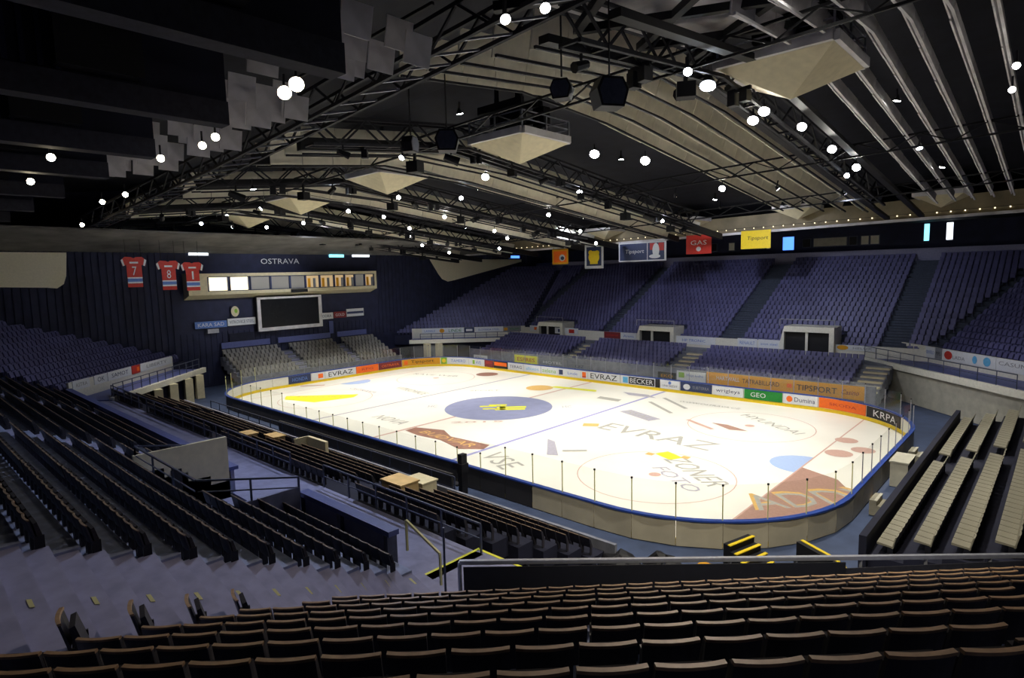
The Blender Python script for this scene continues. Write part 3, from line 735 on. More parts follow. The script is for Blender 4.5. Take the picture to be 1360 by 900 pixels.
# vomitory portals
for i, (a, b) in enumerate(VOMF):
    zt = (5.0, 5.1, 5.75)[i]
    e = empty('vomitory_portal', ((a+b)/2, 26.5, 2.9), 0, 'cream stadium entrance with dark doorway, %s on the far stand' % ('leftmost', 'middle one', 'rightmost and widest')[i], 'entrance')
    m = MB(); m.prism([(a, 26.3, 2.9), (a+.45, 26.3, 2.9), (a+.45, 26.3, zt), (a, 26.3, 3.9)], (0, 2.6, 0)); m.build('side_wall', 'ledge_white', e)
    m = MB(); m.box(b-.45, b, 26.3, 28.9, 2.9, zt); m.build('side_wall', 'ledge_white', e)
    m = MB(); m.box(a+.45, b-.45, 26.3, 28.9, zt-.55, zt); m.build('lintel', 'ledge_white', e)
    m = MB(); m.box(a+.45, b-.45, 26.80, 26.84, 2.9, zt-.55); m.build('doorway', 'black', e, 'black panel for the shade inside the doorway')  # solid black sheet stands in for the shade of the opening
    for xm in ([(a+b)/2] if i == 2 else [(a+b)/2-.5]):
        m = MB(); m.box(xm-.12, xm+.12, 26.5, 26.7, 2.9, zt-.55); m.build('mullion', 'ledge_white', e)
    m = MB()
    for xx in (a, b): m.bar((xx, 26.4, zt), (xx, 26.4, zt+.7), .03)
    m.bar((a, 26.4, zt+.7), (b, 26.4, zt+.7), .03); m.build('railing', 'steel', e)
def corner_concourse(key, Dedge, Dpar, t0, t1, z, nm, wallmat, par_h=1.4):
    n, u = nu(key)
    m = MB(); m.obox(n*Dedge+u*t0+Vector((0, 0, z-.35)), u*(t1-t0), n*(Dpar-Dedge), (0, 0, .35)); m.build('floor_%s_concourse' % nm, 'rail_blue', kind='structure')
    m = MB(); m.obox(n*(Dedge-.12)+u*t0+Vector((0, 0, z-.35)), u*(t1-t0), n*.35, (0, 0, .5)); m.build('trim_%s_ledge' % nm, 'ledge_white', kind='structure')
    m = MB(); m.obox(n*Dpar+u*t0+Vector((0, 0, z)), u*(t1-t0), n*.15, (0, 0, par_h)); p = m.build('wall_%s_parapet' % nm, 'ledge_white', kind='structure')
    if wallmat: m = MB(); m.obox(n*(Dedge+.2)+u*t0, u*(t1-t0), n*.2, (0, 0, z-.3)); m.build('wall_%s_lower' % nm, wallmat, kind='structure')
    return p
pFR = corner_concourse('FR', 35.0, 38.75, -2.6, 16, 3.0, 'far_right', 'concrete_light')
pFL = corner_concourse('FL', 29.6, 32.8, -11.0, 5.0, 2.9, 'far_left', 'navy_dark')
pNL = corner_concourse('NL', 29.6, 32.8, -5.0, 10.5, 2.7, 'near_left', 'navy_dark')
def corner_ads(key, D, z0, z1, lst, parent):
    n, u = nu(key)
    for t0, t1, bg, items in lst:
        c = n*D+u*((t0+t1)/2)+Vector((0, 0, (z0+z1)/2))
        sign_panel('advert_board', c, u, UP, t1-t0, z1-z0, bg, parent, items, .05)
corner_ads('FL', 32.75, 3.55, 4.3, [(-9.6, -7.4, 'ad_white', [('t', 'LASSELS', 0, 0, 1.5, .3, 'ad_blue')]), (-7.35, -6.2, 'ad_white', [('d', 0, 0, .35, .3, 'ad_gold')]), (-6.15, -3.7, 'ad_white', [('t', 'LINDE', 0, 0, 1.8, .4, 'ad_green')]), (-3.65, -2.2, 'ad_navy', [('r', 0, 0, .9, .3, 'ad_white')]), (-2.1, 1.8, 'ad_white', [('t', 'SLOVAKIA STEEL', 0, 0, 3.0, .25, 'ad_blue')]), (1.9, 4.4, 'ad_grey', [('r', -.9, 0, .5, .4, 'ad_gold'), ('t', 'VOLNO', .3, 0, 1.4, .25, 'ad_green')])], pFL)
corner_ads('NL', 32.75, 3.4, 4.15, [(-4.6, -2.6, 'ad_white', [('t', 'ASTRA', 0, 0, 1.4, .3, 'ad_grey')]), (-2.0, -.3, 'ad_white', [('t', 'OK', 0, 0, .9, .4, 'ad_navy')]), (-.2, 3.2, 'ad_white', [('t', 'SAMOT', 0, 0, 2.4, .35, 'ad_navy')]), (3.3, 4.6, 'ad_red', [('r', .3, 0, .4, .4, 'ad_orange')]), (4.7, 10.2, 'ad_white', [('t', 'LIBERTY', 0, 0, 3.6, .3, 'ad_grey')])], pNL)
corner_ads('FR', 38.7, 3.45, 4.4, [(.6, 1.75, 'ad_white', [('t', 'KENVELO', 0, 0, .95, .3, 'ad_blue')]), (1.8, 2.55, 'ad_grey', [('t', 'MPL', 0, 0, .55, .3, 'ad_black')]), (2.6, 8.1, 'ad_white', [('d', -2.05, 0, .45, .36, 'ad_red'), ('t', 'LADA', -.9, -.1, 1.3, .28, 'ad_grey'), ('d', .75, .0, .24, .32, 'ad_cyan'), ('d', 1.95, 0, .36, .36, 'ad_cyan')]), (8.15, 14, 'ad_white', [('t', 'CASUMA', -1.2, .1, 3.0, .3, 'ad_grey')])], pFR)
# railings on concourse edges
def railing(pts, h, nm_label, mt='steel_blue', step=1.6, mids=1, base_off=0, cat='railing', rails_label=None):
    e = empty('railing', pts[0], 0, nm_label, cat)
    m = MB()
    for a, b in zip(pts[:-1], pts[1:]):
        a, b = Vector(a), Vector(b)
        for j in range(mids+1):
            zz = Vector((0, 0, h*(1-j/(mids+1.0)))); m.bar(a+zz, b+zz, .03 if j == 0 else .018)
    m.build('rail', mt, e)
    for a, b in zip(pts[:-1], pts[1:]):
        a, b = Vector(a), Vector(b); c = max(1, int((b-a).length/step))
        for i in range(c+1):
            p = a+(b-a)*i/c
            q = MB(); q.bar(p, p+Vector((0, 0, h)), .028); q.build('post', mt, e)
    return e
n, u = nu('FR'); railing([tuple(n*35.1+u*-2.4+Vector((0, 0, 3.15))), tuple(n*35.1+u*14+Vector((0, 0, 3.15)))], 1.0, 'steel railing on the white ledge of the far right corner', 'steel_blue', 1.5)
n, u = nu('FL'); railing([tuple(n*29.7+u*-9.5+Vector((0, 0, 3.05))), tuple(n*29.7+u*4+Vector((0, 0, 3.05)))], .8, 'steel railing on the ledge of the far left corner', 'steel_blue', 1.5)
n, u = nu('NL'); railing([tuple(n*29.7+u*-4.6+Vector((0, 0, 2.85))), tuple(n*29.7+u*9.5+Vector((0, 0, 2.85)))], 1.0, 'steel railing on the white ledge of the near left corner', 'steel_blue', 1.2)
# small cream pillars and dark openings beneath the near left corner ledge
for i, t in enumerate((1.0, 3.6, 6.4, 8.6)):
    n, u = nu('NL'); p = n*29.4+u*t
    m = MB(); m.box(p.x-.35, p.x+.35, p.y-.35, p.y+.35, 0, 2.35); m.build('pillar', 'cream', None, 'cream pillar under the near left corner ledge, %s from the left' % ordinal(i+1), 'pillar', origin=(p.x, p.y, 0))
for i, t in enumerate((-8.6, -7.0)):
    n, u = nu('FL'); p = n*29.4+u*t
    m = MB(); m.box(p.x-.35, p.x+.35, p.y-.35, p.y+.35, 0, 2.5); m.build('pillar', 'cream', None, 'cream pillar beside the grey end stand, %s' % ('left one', 'right one')[i], 'pillar', origin=(p.x, p.y, 0))

# ------------------------------------------------------------------ far upper wall, windows, banners
mb = MB(); mb.box(-33, 40, 45.0, 45.3, 12.0, 13.45); tp = mb.build('trim_1', 'ledge_violet', kind='structure')
mb = MB(); mb.box(-33, 60, 46.6, 46.9, 11.5, 19); wu = mb.build('wall_far_upper', 'navy_wall', kind='structure')
n, u = nu('FR'); mb = MB(); mb.obox(n*58.6+u*-14+Vector((0, 0, 11.5)), u*34, n*.3, (0, 0, 8)); wfr = mb.build('wall_far_right_upper', 'navy_wall', kind='structure')
def wall_window(nm, x0, x1, z0, z1, mt, y_=46.55):
    e = empty(nm, ((x0+x1)/2, y_, z0), kind='structure')
    m = MB(); m.box(x0, x1, y_-.02, y_+.03, z0, z1); m.build('pane', mt, e)
    m = MB(); m.box(x0-.08, x0, y_-.08, y_+.03, z0-.08, z1+.08); m.box(x1, x1+.08, y_-.08, y_+.03, z0-.08, z1+.08); m.box(x0, x1, y_-.08, y_+.03, z1, z1+.08); m.box(x0, x1, y_-.08, y_+.03, z0-.08, z0); m.build('frame', 'steel_blue', e)
wall_window('window_1', 8.7, 10.1, 13.9, 15.6, 'exit_blue')
for i, (a, b, mt) in enumerate(((11.2, 12.1, 'black'), (12.5, 16.3, 'concrete_light'), (16.6, 17.4, 'black'), (17.9, 18.7, 'panel_white'), (18.9, 19.8, 'panel_white'), (-1.5, -.4, 'black'), (1.4, 2.2, 'panel_white'), (5.0, 6.2, 'black'), (6.6, 7.0, 'panel_white'))):
    wall_window('window_%d' % (i+2), a, b, 14.2, 15.2, mt)
wall_window('window_12', 24.3, 24.8, 14.3, 16.2, 'daylight_cyan'); wall_window('window_13', 26.4, 27.0, 14.3, 16.2, 'daylight_white')
e = empty('window_14', tuple(n*58.5+u*-6), kind='structure')
for (t0, t1, z0, z1, mt) in ((-11.5, -9.9, 14.6, 15.8, 'daylight_cyan'), (-9.85, -8.7, 14.9, 17.4, 'daylight_white')):
    m = MB(); m.obox(n*58.45+u*t0+Vector((0, 0, z0)), u*(t1-t0), n*.1, (0, 0, z1-z0)); m.build('pane', mt, e)
# frieze along the far edge of the roof with its string of bulbs
fr = empty('trim_2', (0, 28, 15), kind='structure')
def fz(x): return 15.05 + .016*(x+18)
mb = MB()
for a, b in ((-33, -5), (-5, 20), (20, 45)):
    mb.hexa([(a, 28, fz(a)), (b, 28, fz(b)), (b, 28.6, fz(b)), (a, 28.6, fz(a)), (a, 28, fz(a)+1.7), (b, 28, fz(b)+1.7), (b, 28.6, fz(b)+1.7), (a, 28.6, fz(a)+1.7)])
mb.build('fascia', 'fascia_brown', fr)
mb = MB(); mb.hexa([(-33, 27.7, fz(-33)-.22), (45, 27.7, fz(45)-.22), (45, 28.2, fz(45)-.22), (-33, 28.2, fz(-33)-.22), (-33, 27.7, fz(-33)+.02), (45, 27.7, fz(45)+.02), (45, 28.2, fz(45)+.02), (-33, 28.2, fz(-33)+.02)]); mb.build('lower_edge', 'panel_grey', fr)
bm = MB(); bm.tube((0, 0, -.05), (0, 0, .05), .05, 8); bme = bm.mesh('bulb', 'bulb')
string = empty('light_string', (0, 27.6, 15.4), 0, 'string of small bulbs running along the far edge of the roof', 'lights')
m = MB(); m.bar((-32, 27.9, fz(-32)+.42), (44, 27.9, fz(44)+.42), .015); m.build('cable', 'black', string)
x = -30.0
while x < 40:
    inst('bulb', bme, Matrix.Translation((x, 27.88, fz(x)+.33)), string); x += 1.0
def soffit():
    m = MB(); m.box(-33, 60, 28.3, 46.8, 16.4, 16.8); m.build('ceiling_far_soffit', 'roof_dark', kind='structure')
soffit()
# hanging banners
def banner(x0, x1, z0, z1, bg, items, label):
    c = ((x0+x1)/2, 27.5, (z0+z1)/2)
    o = sign_panel('hanging_banner', c, (1, 0, 0), UP, x1-x0, z1-z0, bg, None, items, .03, label, 'banner', True, None)
    m = MB()
    for xx in (x0+.15, x1-.15): m.bar((xx, 27.52, z1), (xx, 27.75, fz(xx)), .015)
    m.build('cord', 'black', o)
banner(-15.1, -12.4, 12.8, 14.8, 'ad_gold', [('r', 0, 0, 2.2, 1.5, 'ad_orange'), ('d', .35, -.15, .5, .45, 'ad_white'), ('d', .4, -.2, .3, .25, 'ad_navy')], 'small orange banner with a round badge, leftmost of the hanging banners')
banner(-9.7, -6.8, 12.1, 15.1, 'ad_white', [('r', 0, .05, 2.3, 2.4, 'ad_navy'), ('d', 0, -.05, .85, .8, 'yellow'), ('d', -.5, .55, .35, .3, 'yellow'), ('d', .5, .5, .35, .3, 'yellow'), ('r', 0, -.75, 1.2, .35, 'yellow')], 'upright white bordered banner with a yellow club badge on navy')
banner(-4.5, 2.0, 12.8, 15.1, 'ad_white', [('r', -1.2, 0, 3.8, 2.0, 'ad_navy'), ('t', 'Tipsport', -1.0, 0, 2.6, .6, 'ad_white', .15), ('r', 1.9, 0, 2.2, 2.0, 'ad_navy'), ('r', 1.55, .55, .9, .8, 'ad_red'), ('r', 2.6, .5, .7, .9, 'ad_red'), ('d', 1.9, .1, .45, .85, 'ad_white'), ('d', 1.75, -.6, .75, .25, 'ad_white')], 'wide navy banner with white lettering and a hockey league emblem')
banner(4.5, 7.5, 13.4, 15.5, 'ad_red', [('t', 'GAS', 0, .2, 1.9, .5, 'ad_white'), ('d', 0, -.5, .28, .26, 'ad_white')], 'bright red banner with white lettering under the roof edge')
banner(10.8, 13.9, 13.7, 15.6, 'yellow', [('t', 'Tipsport', .2, .1, 2.2, .5, 'ad_black', .15)], 'yellow banner with dark lettering, rightmost of the hanging banners')

# ------------------------------------------------------------------ end wall: booth, scoreboard, jerseys
booth = empty('press_booth', (XL, -1, 10), 0, 'long cream press booth with a row of lit windows on the end wall', 'booth')
X1 = XL+1.6
m = MB(); m.prism([(XL, 0, 10.0), (X1, 0, 10.25), (X1, 0, 10.85), (XL, 0, 10.85)], (0, 0, 0)); m = MB()
m.hexa([(XL, -13.4, 9.7), (XL, 10.2, 9.7), (X1, 10.2, 10.2), (X1, -13.4, 10.2), (XL, -13.4, 10.55), (XL, 10.2, 10.55), (X1, 10.2, 10.55), (X1, -13.4, 10.55)]); m.build('sill_box', 'cream', booth)
m = MB(); m.box(XL, X1, -13.4, 10.2, 12.15, 12.5); m.build('head_box', 'cream', booth)
m = MB(); m.box(XL, X1, -13.4, -12.6, 10.55, 12.15); m.build('end_cheek', 'cream', booth)
m = MB(); m.box(XL, X1, 9.9, 10.2, 10.55, 12.15); m.build('end_cheek', 'cream', booth)
wn = [(-11.3, -9.2, 'lit_room'), (-9.0, -6.9, 'lit_room'), (-6.7, -4.4, 'lit_room_grey'), (-4.3, -2.0, 'lit_room_grey'), (-1.9, .0, 'lit_room_grey'), (.1, 1.9, 'lit_room_dim'), (2.0, 3.9, 'lit_room_dim'), (4.0, 5.4, 'lit_room_dim'), (5.5, 6.9, 'lit_room_dim'), (7.0, 8.4, 'lit_room_grey'), (8.5, 9.9, 'lit_room_dim')]
m = MB(); m.box(X1-.25, X1-.1, -12.6, -11.4, 10.55, 12.15); m.build('blank_panel', 'cream', booth)
for a, b, mt in wn:
    f = MB(); z0, z1 = 10.55, 12.15
    f.box(X1-.3, X1-.12, a-.05, a+.06, z0, z1); f.box(X1-.3, X1-.12, b-.06, b+.05, z0, z1); f.box(X1-.3, X1-.12, a, b, z1-.08, z1); f.box(X1-.3, X1-.12, a, b, z0, z0+.08)
    fo = f.build('window_frame', 'ad_navy', booth)
    g = MB(); g.box(X1-.34, X1-.3, a, b, z0, z1); g.build('pane', mt, fo)
    if mt == 'lit_room_dim':
        for j in range(2):
            q = MB(); yy = a+.3+j*.7; q.box(X1-.3, X1-.27, yy, yy+.35, z0+.1, z0+1.2); q.build('curtain', ('ad_gold', 'ad_grey')[j], fo)
m = MB(); m.box(X1-.02, X1+.15, -2.0, .1, 10.1, 10.5); m.build('vent_box', 'black', booth)
lettering_o = empty('wall_sign', (XL+.2, -2.4, 13.9), 0, 'white lettering of the city name on the navy wall above the booth', 'sign')
lettering('lettering', 'OSTRAVA', plane_fn((XL+.22, -2.4, 13.85), (0, 1, 0), UP, .02), 4.8, .62, 'ad_white', lettering_o)
sb = empty('scoreboard', (XL+.2, -1.9, 5.8), 0, 'large black scoreboard screen in a grey frame under the press booth', 'scoreboard')
m = MB(); m.box(XL+.15, XL+.75, -5.9, 2.3, 5.7, 9.66); m.build('cabinet', 'steel_dark', sb)
m = MB(); m.box(XL+.76, XL+.84, -5.5, 1.9, 6.1, 9.5); m.build('screen', 'screen', sb)
for (a, b, c_, d_) in ((-5.9, 2.3, 9.42, 9.66), (-5.9, 2.3, 5.7, 6.1), (-5.9, -5.5, 6.1, 9.5), (1.9, 2.3, 6.1, 9.5)):
    m = MB(); m.box(XL+.75, XL+.95, a, b, c_, d_); m.build('frame_bar', 'panel_grey', sb)
ux = (0, 1, 0)
sign_panel('wall_advert', (XL+.3, -10.9, 6.9), ux, UP, 3.4, .75, 'ad_blue', None, [('t', 'KARA SAD', 0, 0, 2.8, .4, 'ad_white')], .08, 'blue advert strip with white letters, left of the scoreboard', 'sign', True)
sign_panel('wall_advert', (XL+.3, -7.5, 7.0), ux, UP, 3.2, .8, 'ad_white', None, [('t', 'VITKOVICE STEEL', 0, 0, 2.8, .35, 'ad_navy')], .08, 'white advert strip touching the left side of the scoreboard', 'sign', True)
sign_panel('wall_advert', (XL+.3, 3.3, 6.9), ux, UP, 1.8, .8, 'ad_white', None, [('t', 'ODRA', 0, 0, 1.3, .35, 'ad_navy')], .08, 'small white advert touching the right side of the scoreboard', 'sign', True)
sign_panel('wall_advert', (XL+.3, 5.2, 6.95), ux, UP, 1.8, .8, 'ad_maroon', None, [('t', 'GOLD', 0, 0, 1.3, .35, 'ad_white')], .08, 'small dark red advert right of the scoreboard', 'sign', True)
sign_panel('wall_advert', (XL+.3, 7.5, 7.1), ux, UP, 2.6, 1.0, 'ad_white', None, [('r', 0, 0, 2.5, .3, 'ad_navy')], .08, 'white advert with a navy stripe, farthest right of the scoreboard', 'sign', True)
sign_panel('wall_clock', (XL+.3, -8.2, 8.2), ux, UP, .9, 1.2, 'navy_wall', None, [('d', 0, 0, .45, .6, 'cream'), ('d', .1, .05, .18, .25, 'ad_lime')], .08, 'small pale round badge above the left advert strip', 'badge', True)
m = MB(); m.box(XL+.2, XL+.5, -11.4, -10.2, 5.95, 6.4); m.build('wall_speaker', 'steel', None, 'small grey speaker box under the blue advert strip', 'speaker', origin=(XL+.3, -10.8, 5.95))
m = MB(); m.box(XL+.12, XL+.2, -9.0, -6.2, 4.6, 5.7); m.build('wall_hatch', 'navy_dark', None, 'dark hatch in the end wall below the white advert strip', 'hatch', origin=(XL+.15, -7.6, 4.6))
m = MB(); m.box(XL+.12, XL+.2, 3.6, 4.2, 4.6, 6.2); m.build('door_1', 'rail_blue', kind='structure')
# jersey banners
for i, (yc, z1, num) in enumerate(((-19.5, 14.1, '7'), (-16.6, 13.75, '8'), (-14.45, 13.6, '1'))):
    e = empty('jersey_banner', (-27, yc, z1-2.8), 0, 'red hanging jersey banner numbered in white, %s of the three' % ('leftmost', 'middle', 'rightmost')[i], 'jersey')
    wd = .62; m = MB()
    pts = [(-wd, -2.8), (wd, -2.8), (wd, -.75), (wd*1.5, -.85), (wd*1.68, -.3), (wd*1.1, 0), (wd*.35, -.02), (0, -.14), (-wd*.35, -.02), (-wd*1.1, 0), (-wd*1.68, -.3), (-wd*1.5, -.85), (-wd, -.75)]
    m.prism([(-27, yc+a, z1+b) for a, b in pts], (.05, 0, 0)); body = m.build('jersey_body', 'ad_red', e)
    for z0, z2, mt in ((-2.45, -2.3, 'ad_white'), (-2.3, -2.0, 'ad_blue'), (-2.0, -1.88, 'ad_white')):
        q = MB(); q.box(-26.945, -26.935, yc-wd, yc+wd, z1+z0, z1+z2); q.build('stripe', mt, body)
    for sg in (-1, 1):
        q = MB(); q.prism([(-26.94, yc+sg*wd*1.44, z1-.86), (-26.94, yc+sg*wd*1.7, z1-.32), (-26.94, yc+sg*wd*1.44, z1-.2), (-26.94, yc+sg*wd*1.22, z1-.8)], (.008, 0, 0)); q.build('cuff', 'ad_white', body)
    lettering('lettering', num, plane_fn((-26.94, yc, z1-1.3), (0, 1, 0), UP, .01), .36 if num != '1' else .16, .8, 'ad_white', body)
    q = MB(); q.box(-26.945, -26.935, yc-.35, yc+.35, z1-.62, z1-.46); q.build('name_bar', 'ad_white', body)
    q = MB(); q.bar((-27, yc-wd, z1), (-27, yc-wd, roofz(-27, yc)+.3), .015); q.bar((-27, yc+wd, z1), (-27, yc+wd, roofz(-27, yc)+.3), .015); q.build('cord', 'black', e)
# bright strip windows high on the end wall
for i, (a, b, z, mt) in enumerate(((-12.6, -10.6, 14.5, 'daylight_white'), (4.2, 6.3, 14.35, 'daylight_cyan'), (7.6, 10.2, 14.4, 'daylight_white'), (38.0, 40.5, 14.3, 'exit_blue'))):
    e = empty('window_%d' % (20+i), (XL, (a+b)/2, z), kind='structure')
    m = MB(); m.box(XL+.1, XL+.2, a, b, z, z+.42); m.build('pane', mt, e); m = MB(); m.box(XL, XL+.25, a-.1, b+.1, z-.1, z); m.build('frame', 'steel_blue', e)

# ------------------------------------------------------------------ roof: baffles, trusses, gondolas
GX = [28.0, 12.8, -.3, -13.1, -23.7]
GZ = [18.63, 18.08, 17.7, 17.3, 16.85]
pan = MB(); pan.box(-.93, .93, -.03, .03, -.68, .68); pan_me = [pan.mesh('panel', 'panel_white'), pan.mesh('panel', 'panel_grey')]
def baffle(x, ya, yb, lift, tilt, which, h=1.0):
    """row of panels along y hung under the roof, facing +x and down"""
    rail = MB(); c = int((yb-ya)/1.9)
    segs = 6
    for i in range(segs):
        y0, y1 = ya+(yb-ya)*i/segs, ya+(yb-ya)*(i+1)/segs
        rail.bar((x+.12, y0, roofz(x, y0)+lift-.70*h), (x+.12, y1, roofz(x, y1)+lift-.70*h), .05)
    r = rail.build('baffle_bar', 'steel_dark' if which == 0 else 'panel_grey', ceil)  # dark bars under the boards stand in for shade lines between tiers
    for i in range(c):
        y = ya+1.9*(i+.5); z = roofz(x, y)+lift
        sl = math.atan2(roofz(x, y+.5)-roofz(x, y-.5), 1.0)
        # local X -> world y ; local Y (thin) -> tilted +x
        M = Matrix.Translation((x, y, z+random.uniform(-.03, .03))) @ Matrix.Rotation(sl, 4, 'X') @ Matrix.Rotation(tilt, 4, 'Y') @ Matrix.Rotation(math.pi/2, 4, 'Z') @ Matrix.Diagonal((1, 1, h, 1))
        inst('panel', pan_me[which], M, r)
BAYS = [(45.0, 0), (28.0, 1), (12.8, 2), (-.3, 3), (-13.1, 4), (-23.7, 5)]
for j in range(8):
    baffle(28.6+1.2*j, -17.5, 22.7, .6+.05*(j % 2), math.radians(8), 1, .5)
for bx, bi in BAYS[1:]:
    nxt = BAYS[bi+1][0] if bi+1 < len(BAYS) else -33.5
    c_ = 5 if bi == 1 else 4
    for j in range(c_):
        x = bx-4.3-j*(bx-nxt-6.4)/c_
        if x < -32: continue
        jj = j if bi < 2 else j % 2
        baffle(x, -21.5, 22.5, .75+.24*jj - (.55 if bi > 1 else 0), math.radians(16), 0, .88 if bi < 2 else .95)
# second set: stepped grey panel ends near the lighting truss on the near side
FIX = []
m = MB(); m.box(-.04, .04, -.04, .04, -.3, 0); m.tube((-.35, 0, -.62), (.3, 0, -.38), .2, 8, 0, .15); FIX.append(m.mesh('fixture', 'black'))
m = MB(); m.box(-.5, .5, -.05, .05, -.15, 0); m.box(-.42, -.1, -.16, .16, -.62, -.15); m.box(.1, .42, -.16, .16, -.55, -.15); FIX.append(m.mesh('fixture', 'black_metal'))
m = MB(); m.box(-.05, .05, -.05, .05, -.5, .0); m.box(-.28, .28, -.24, .24, -.95, -.5); FIX.append(m.mesh('fixture', 'black'))
def truss_y(x, ya, yb, zt, zb, nm, label):
    e = empty(nm, (x, (ya+yb)/2, roofz(x, (ya+yb)/2)+zb), 0, label, 'truss', 'cross trusses under the roof')
    segs = 8
    for w_ in (-.35, .35):
        for q in (zt, zb):
            m = MB()
            for i in range(segs):
                y0, y1 = ya+(yb-ya)*i/segs, ya+(yb-ya)*(i+1)/segs
                m.bar((x+w_, y0, roofz(x, y0)+q), (x+w_, y1, roofz(x, y1)+q), .07)
            m.build('chord', 'steel_dark', e)
    m = MB(); n_ = 26
    for i in range(n_):
        y0, y1 = ya+(yb-ya)*i/n_, ya+(yb-ya)*(i+1)/n_; za, zc = (zb, zt) if i % 2 else (zt, zb)
        for w_ in (-.35, .35): m.bar((x+w_, y0, roofz(x, y0)+za), (x+w_, y1, roofz(x, y1)+zc), .04)
        m.bar((x-.35, y0, roofz(x, y0)+zb), (x+.35, y0, roofz(x, y0)+zb), .05)
    m.build('lacing', 'steel_dark', e, kind='stuff')
    for i in range(16):
        if 20 < x < 30 and i > 4: continue
        y = ya+1.5+(yb-ya-3)*(i+random.uniform(-.3, .3))/15
        M = Matrix.Translation((x+random.choice((-.4, .4)), y, roofz(x, y)+zb)) @ Matrix.Rotation(random.uniform(0, 6.3), 4, 'Z') @ Matrix.Scale(random.uniform(.8, 1.35), 4)
        inst('fixture', FIX[i % 3], M, e)
    return e
TRX = [25.6, 10.2, -2.8, -15.6, -26.4]
for bi, bx in enumerate(TRX):
    truss_y(bx, -22, 18, .9, -.35, 'roof_truss', 'dark steel lattice truss across the roof, %s from the camera' % ordinal(bi+1))
    for dx in ((-1.2, 1.4) if bi < 1 else (-1.2, -6.2)):
        m = MB()
        for y0, y1 in ((-22, -12), (-12, 26)):
            m.hexa([(x, y, roofz(bx, y)+z) for z in (-.45 if bi > 0 else -.1, .15) for x, y in ((bx+dx, y0), (bx+dx+.4, y0), (bx+dx+.4, y1), (bx+dx, y1))])
        m.build('cable_tray', 'black', ceil)
# crossed dark bracing and grey sheets over the nearest dark bay
m = MB()
for i in range(4):
    y0, y1 = -24+4*i, -20+4*i
    m.bar((24.4, y0, roofz(24, y0)+.7), (29.4, y1, roofz(29, y1)+.7), .13); m.bar((29.4, y0, roofz(29, y0)+.7), (24.4, y1, roofz(24, y1)+.7), .13)
m.build('cross_bracing', 'black', ceil)
m = MB(); m.hexa([(x, y, roofz(x, y)+z) for z in (1.3, 1.36) for x, y in ((24.2, -23), (29.6, -23), (29.6, -12), (24.2, -12))]); m.build('sheet', 'panel_grey', ceil)
for i, y in enumerate((-15.0, 3.0, 14.5)):
    e = empty('cable_truss', (5, y, 18), 0, 'thin dark cable truss running the length of the roof, %s from the near side' % ordinal(i+1), 'truss')
    for dz in (0, .7):
        m = MB(); m.bar((-31, y, roofz(-31, y)-.4+dz), (50, y, roofz(50, y)-.4+dz), .05); m.build('chord', 'black', e)
    m = MB()
    for q in range(54):
        a, b = -31+81*q/54, -31+81*(q+1)/54; m.bar((a, y, roofz(a, y)-.4+.7*(q % 2)), (b, y, roofz(b, y)-.4+.7*((q+1) % 2)), .03)
    m.build('lacing', 'black', e, kind='stuff')
# long lighting truss along the near side
lt = empty('lighting_truss', (0, -23, 18), 0, 'long dark lattice lighting truss running away along the near side roof', 'truss')
def lz(x): return 17.55+.046*x if x < 3 else 17.69+.07*(x-3)
xa, xb = -30.0, 34.0; n_ = 44
for dy in (-.55, .55):
    for dz in (0, 1.1):
        m = MB()
        for i in range(16):
            a, b = xa+(xb-xa)*i/16, xa+(xb-xa)*(i+1)/16; m.bar((a, -23+dy, lz(a)+dz), (b, -23+dy, lz(b)+dz), .07)
        m.build('chord', 'steel_dark', lt)
for i in range(n_):
    a, b = xa+(xb-xa)*i/n_, xa+(xb-xa)*(i+1)/n_; u0, u1 = (0, 1.1) if i % 2 else (1.1, 0)
    for dy in (-.55, .55):
        m = MB(); m.bar((a, -23+dy, lz(a)+u0), (b, -23+dy, lz(b)+u1), .04); m.build('brace', 'steel_dark', lt)
    m = MB(); m.bar((a, -23.55, lz(a)), (b, -22.45, lz(b)), .035); m.build('brace', 'steel', lt)
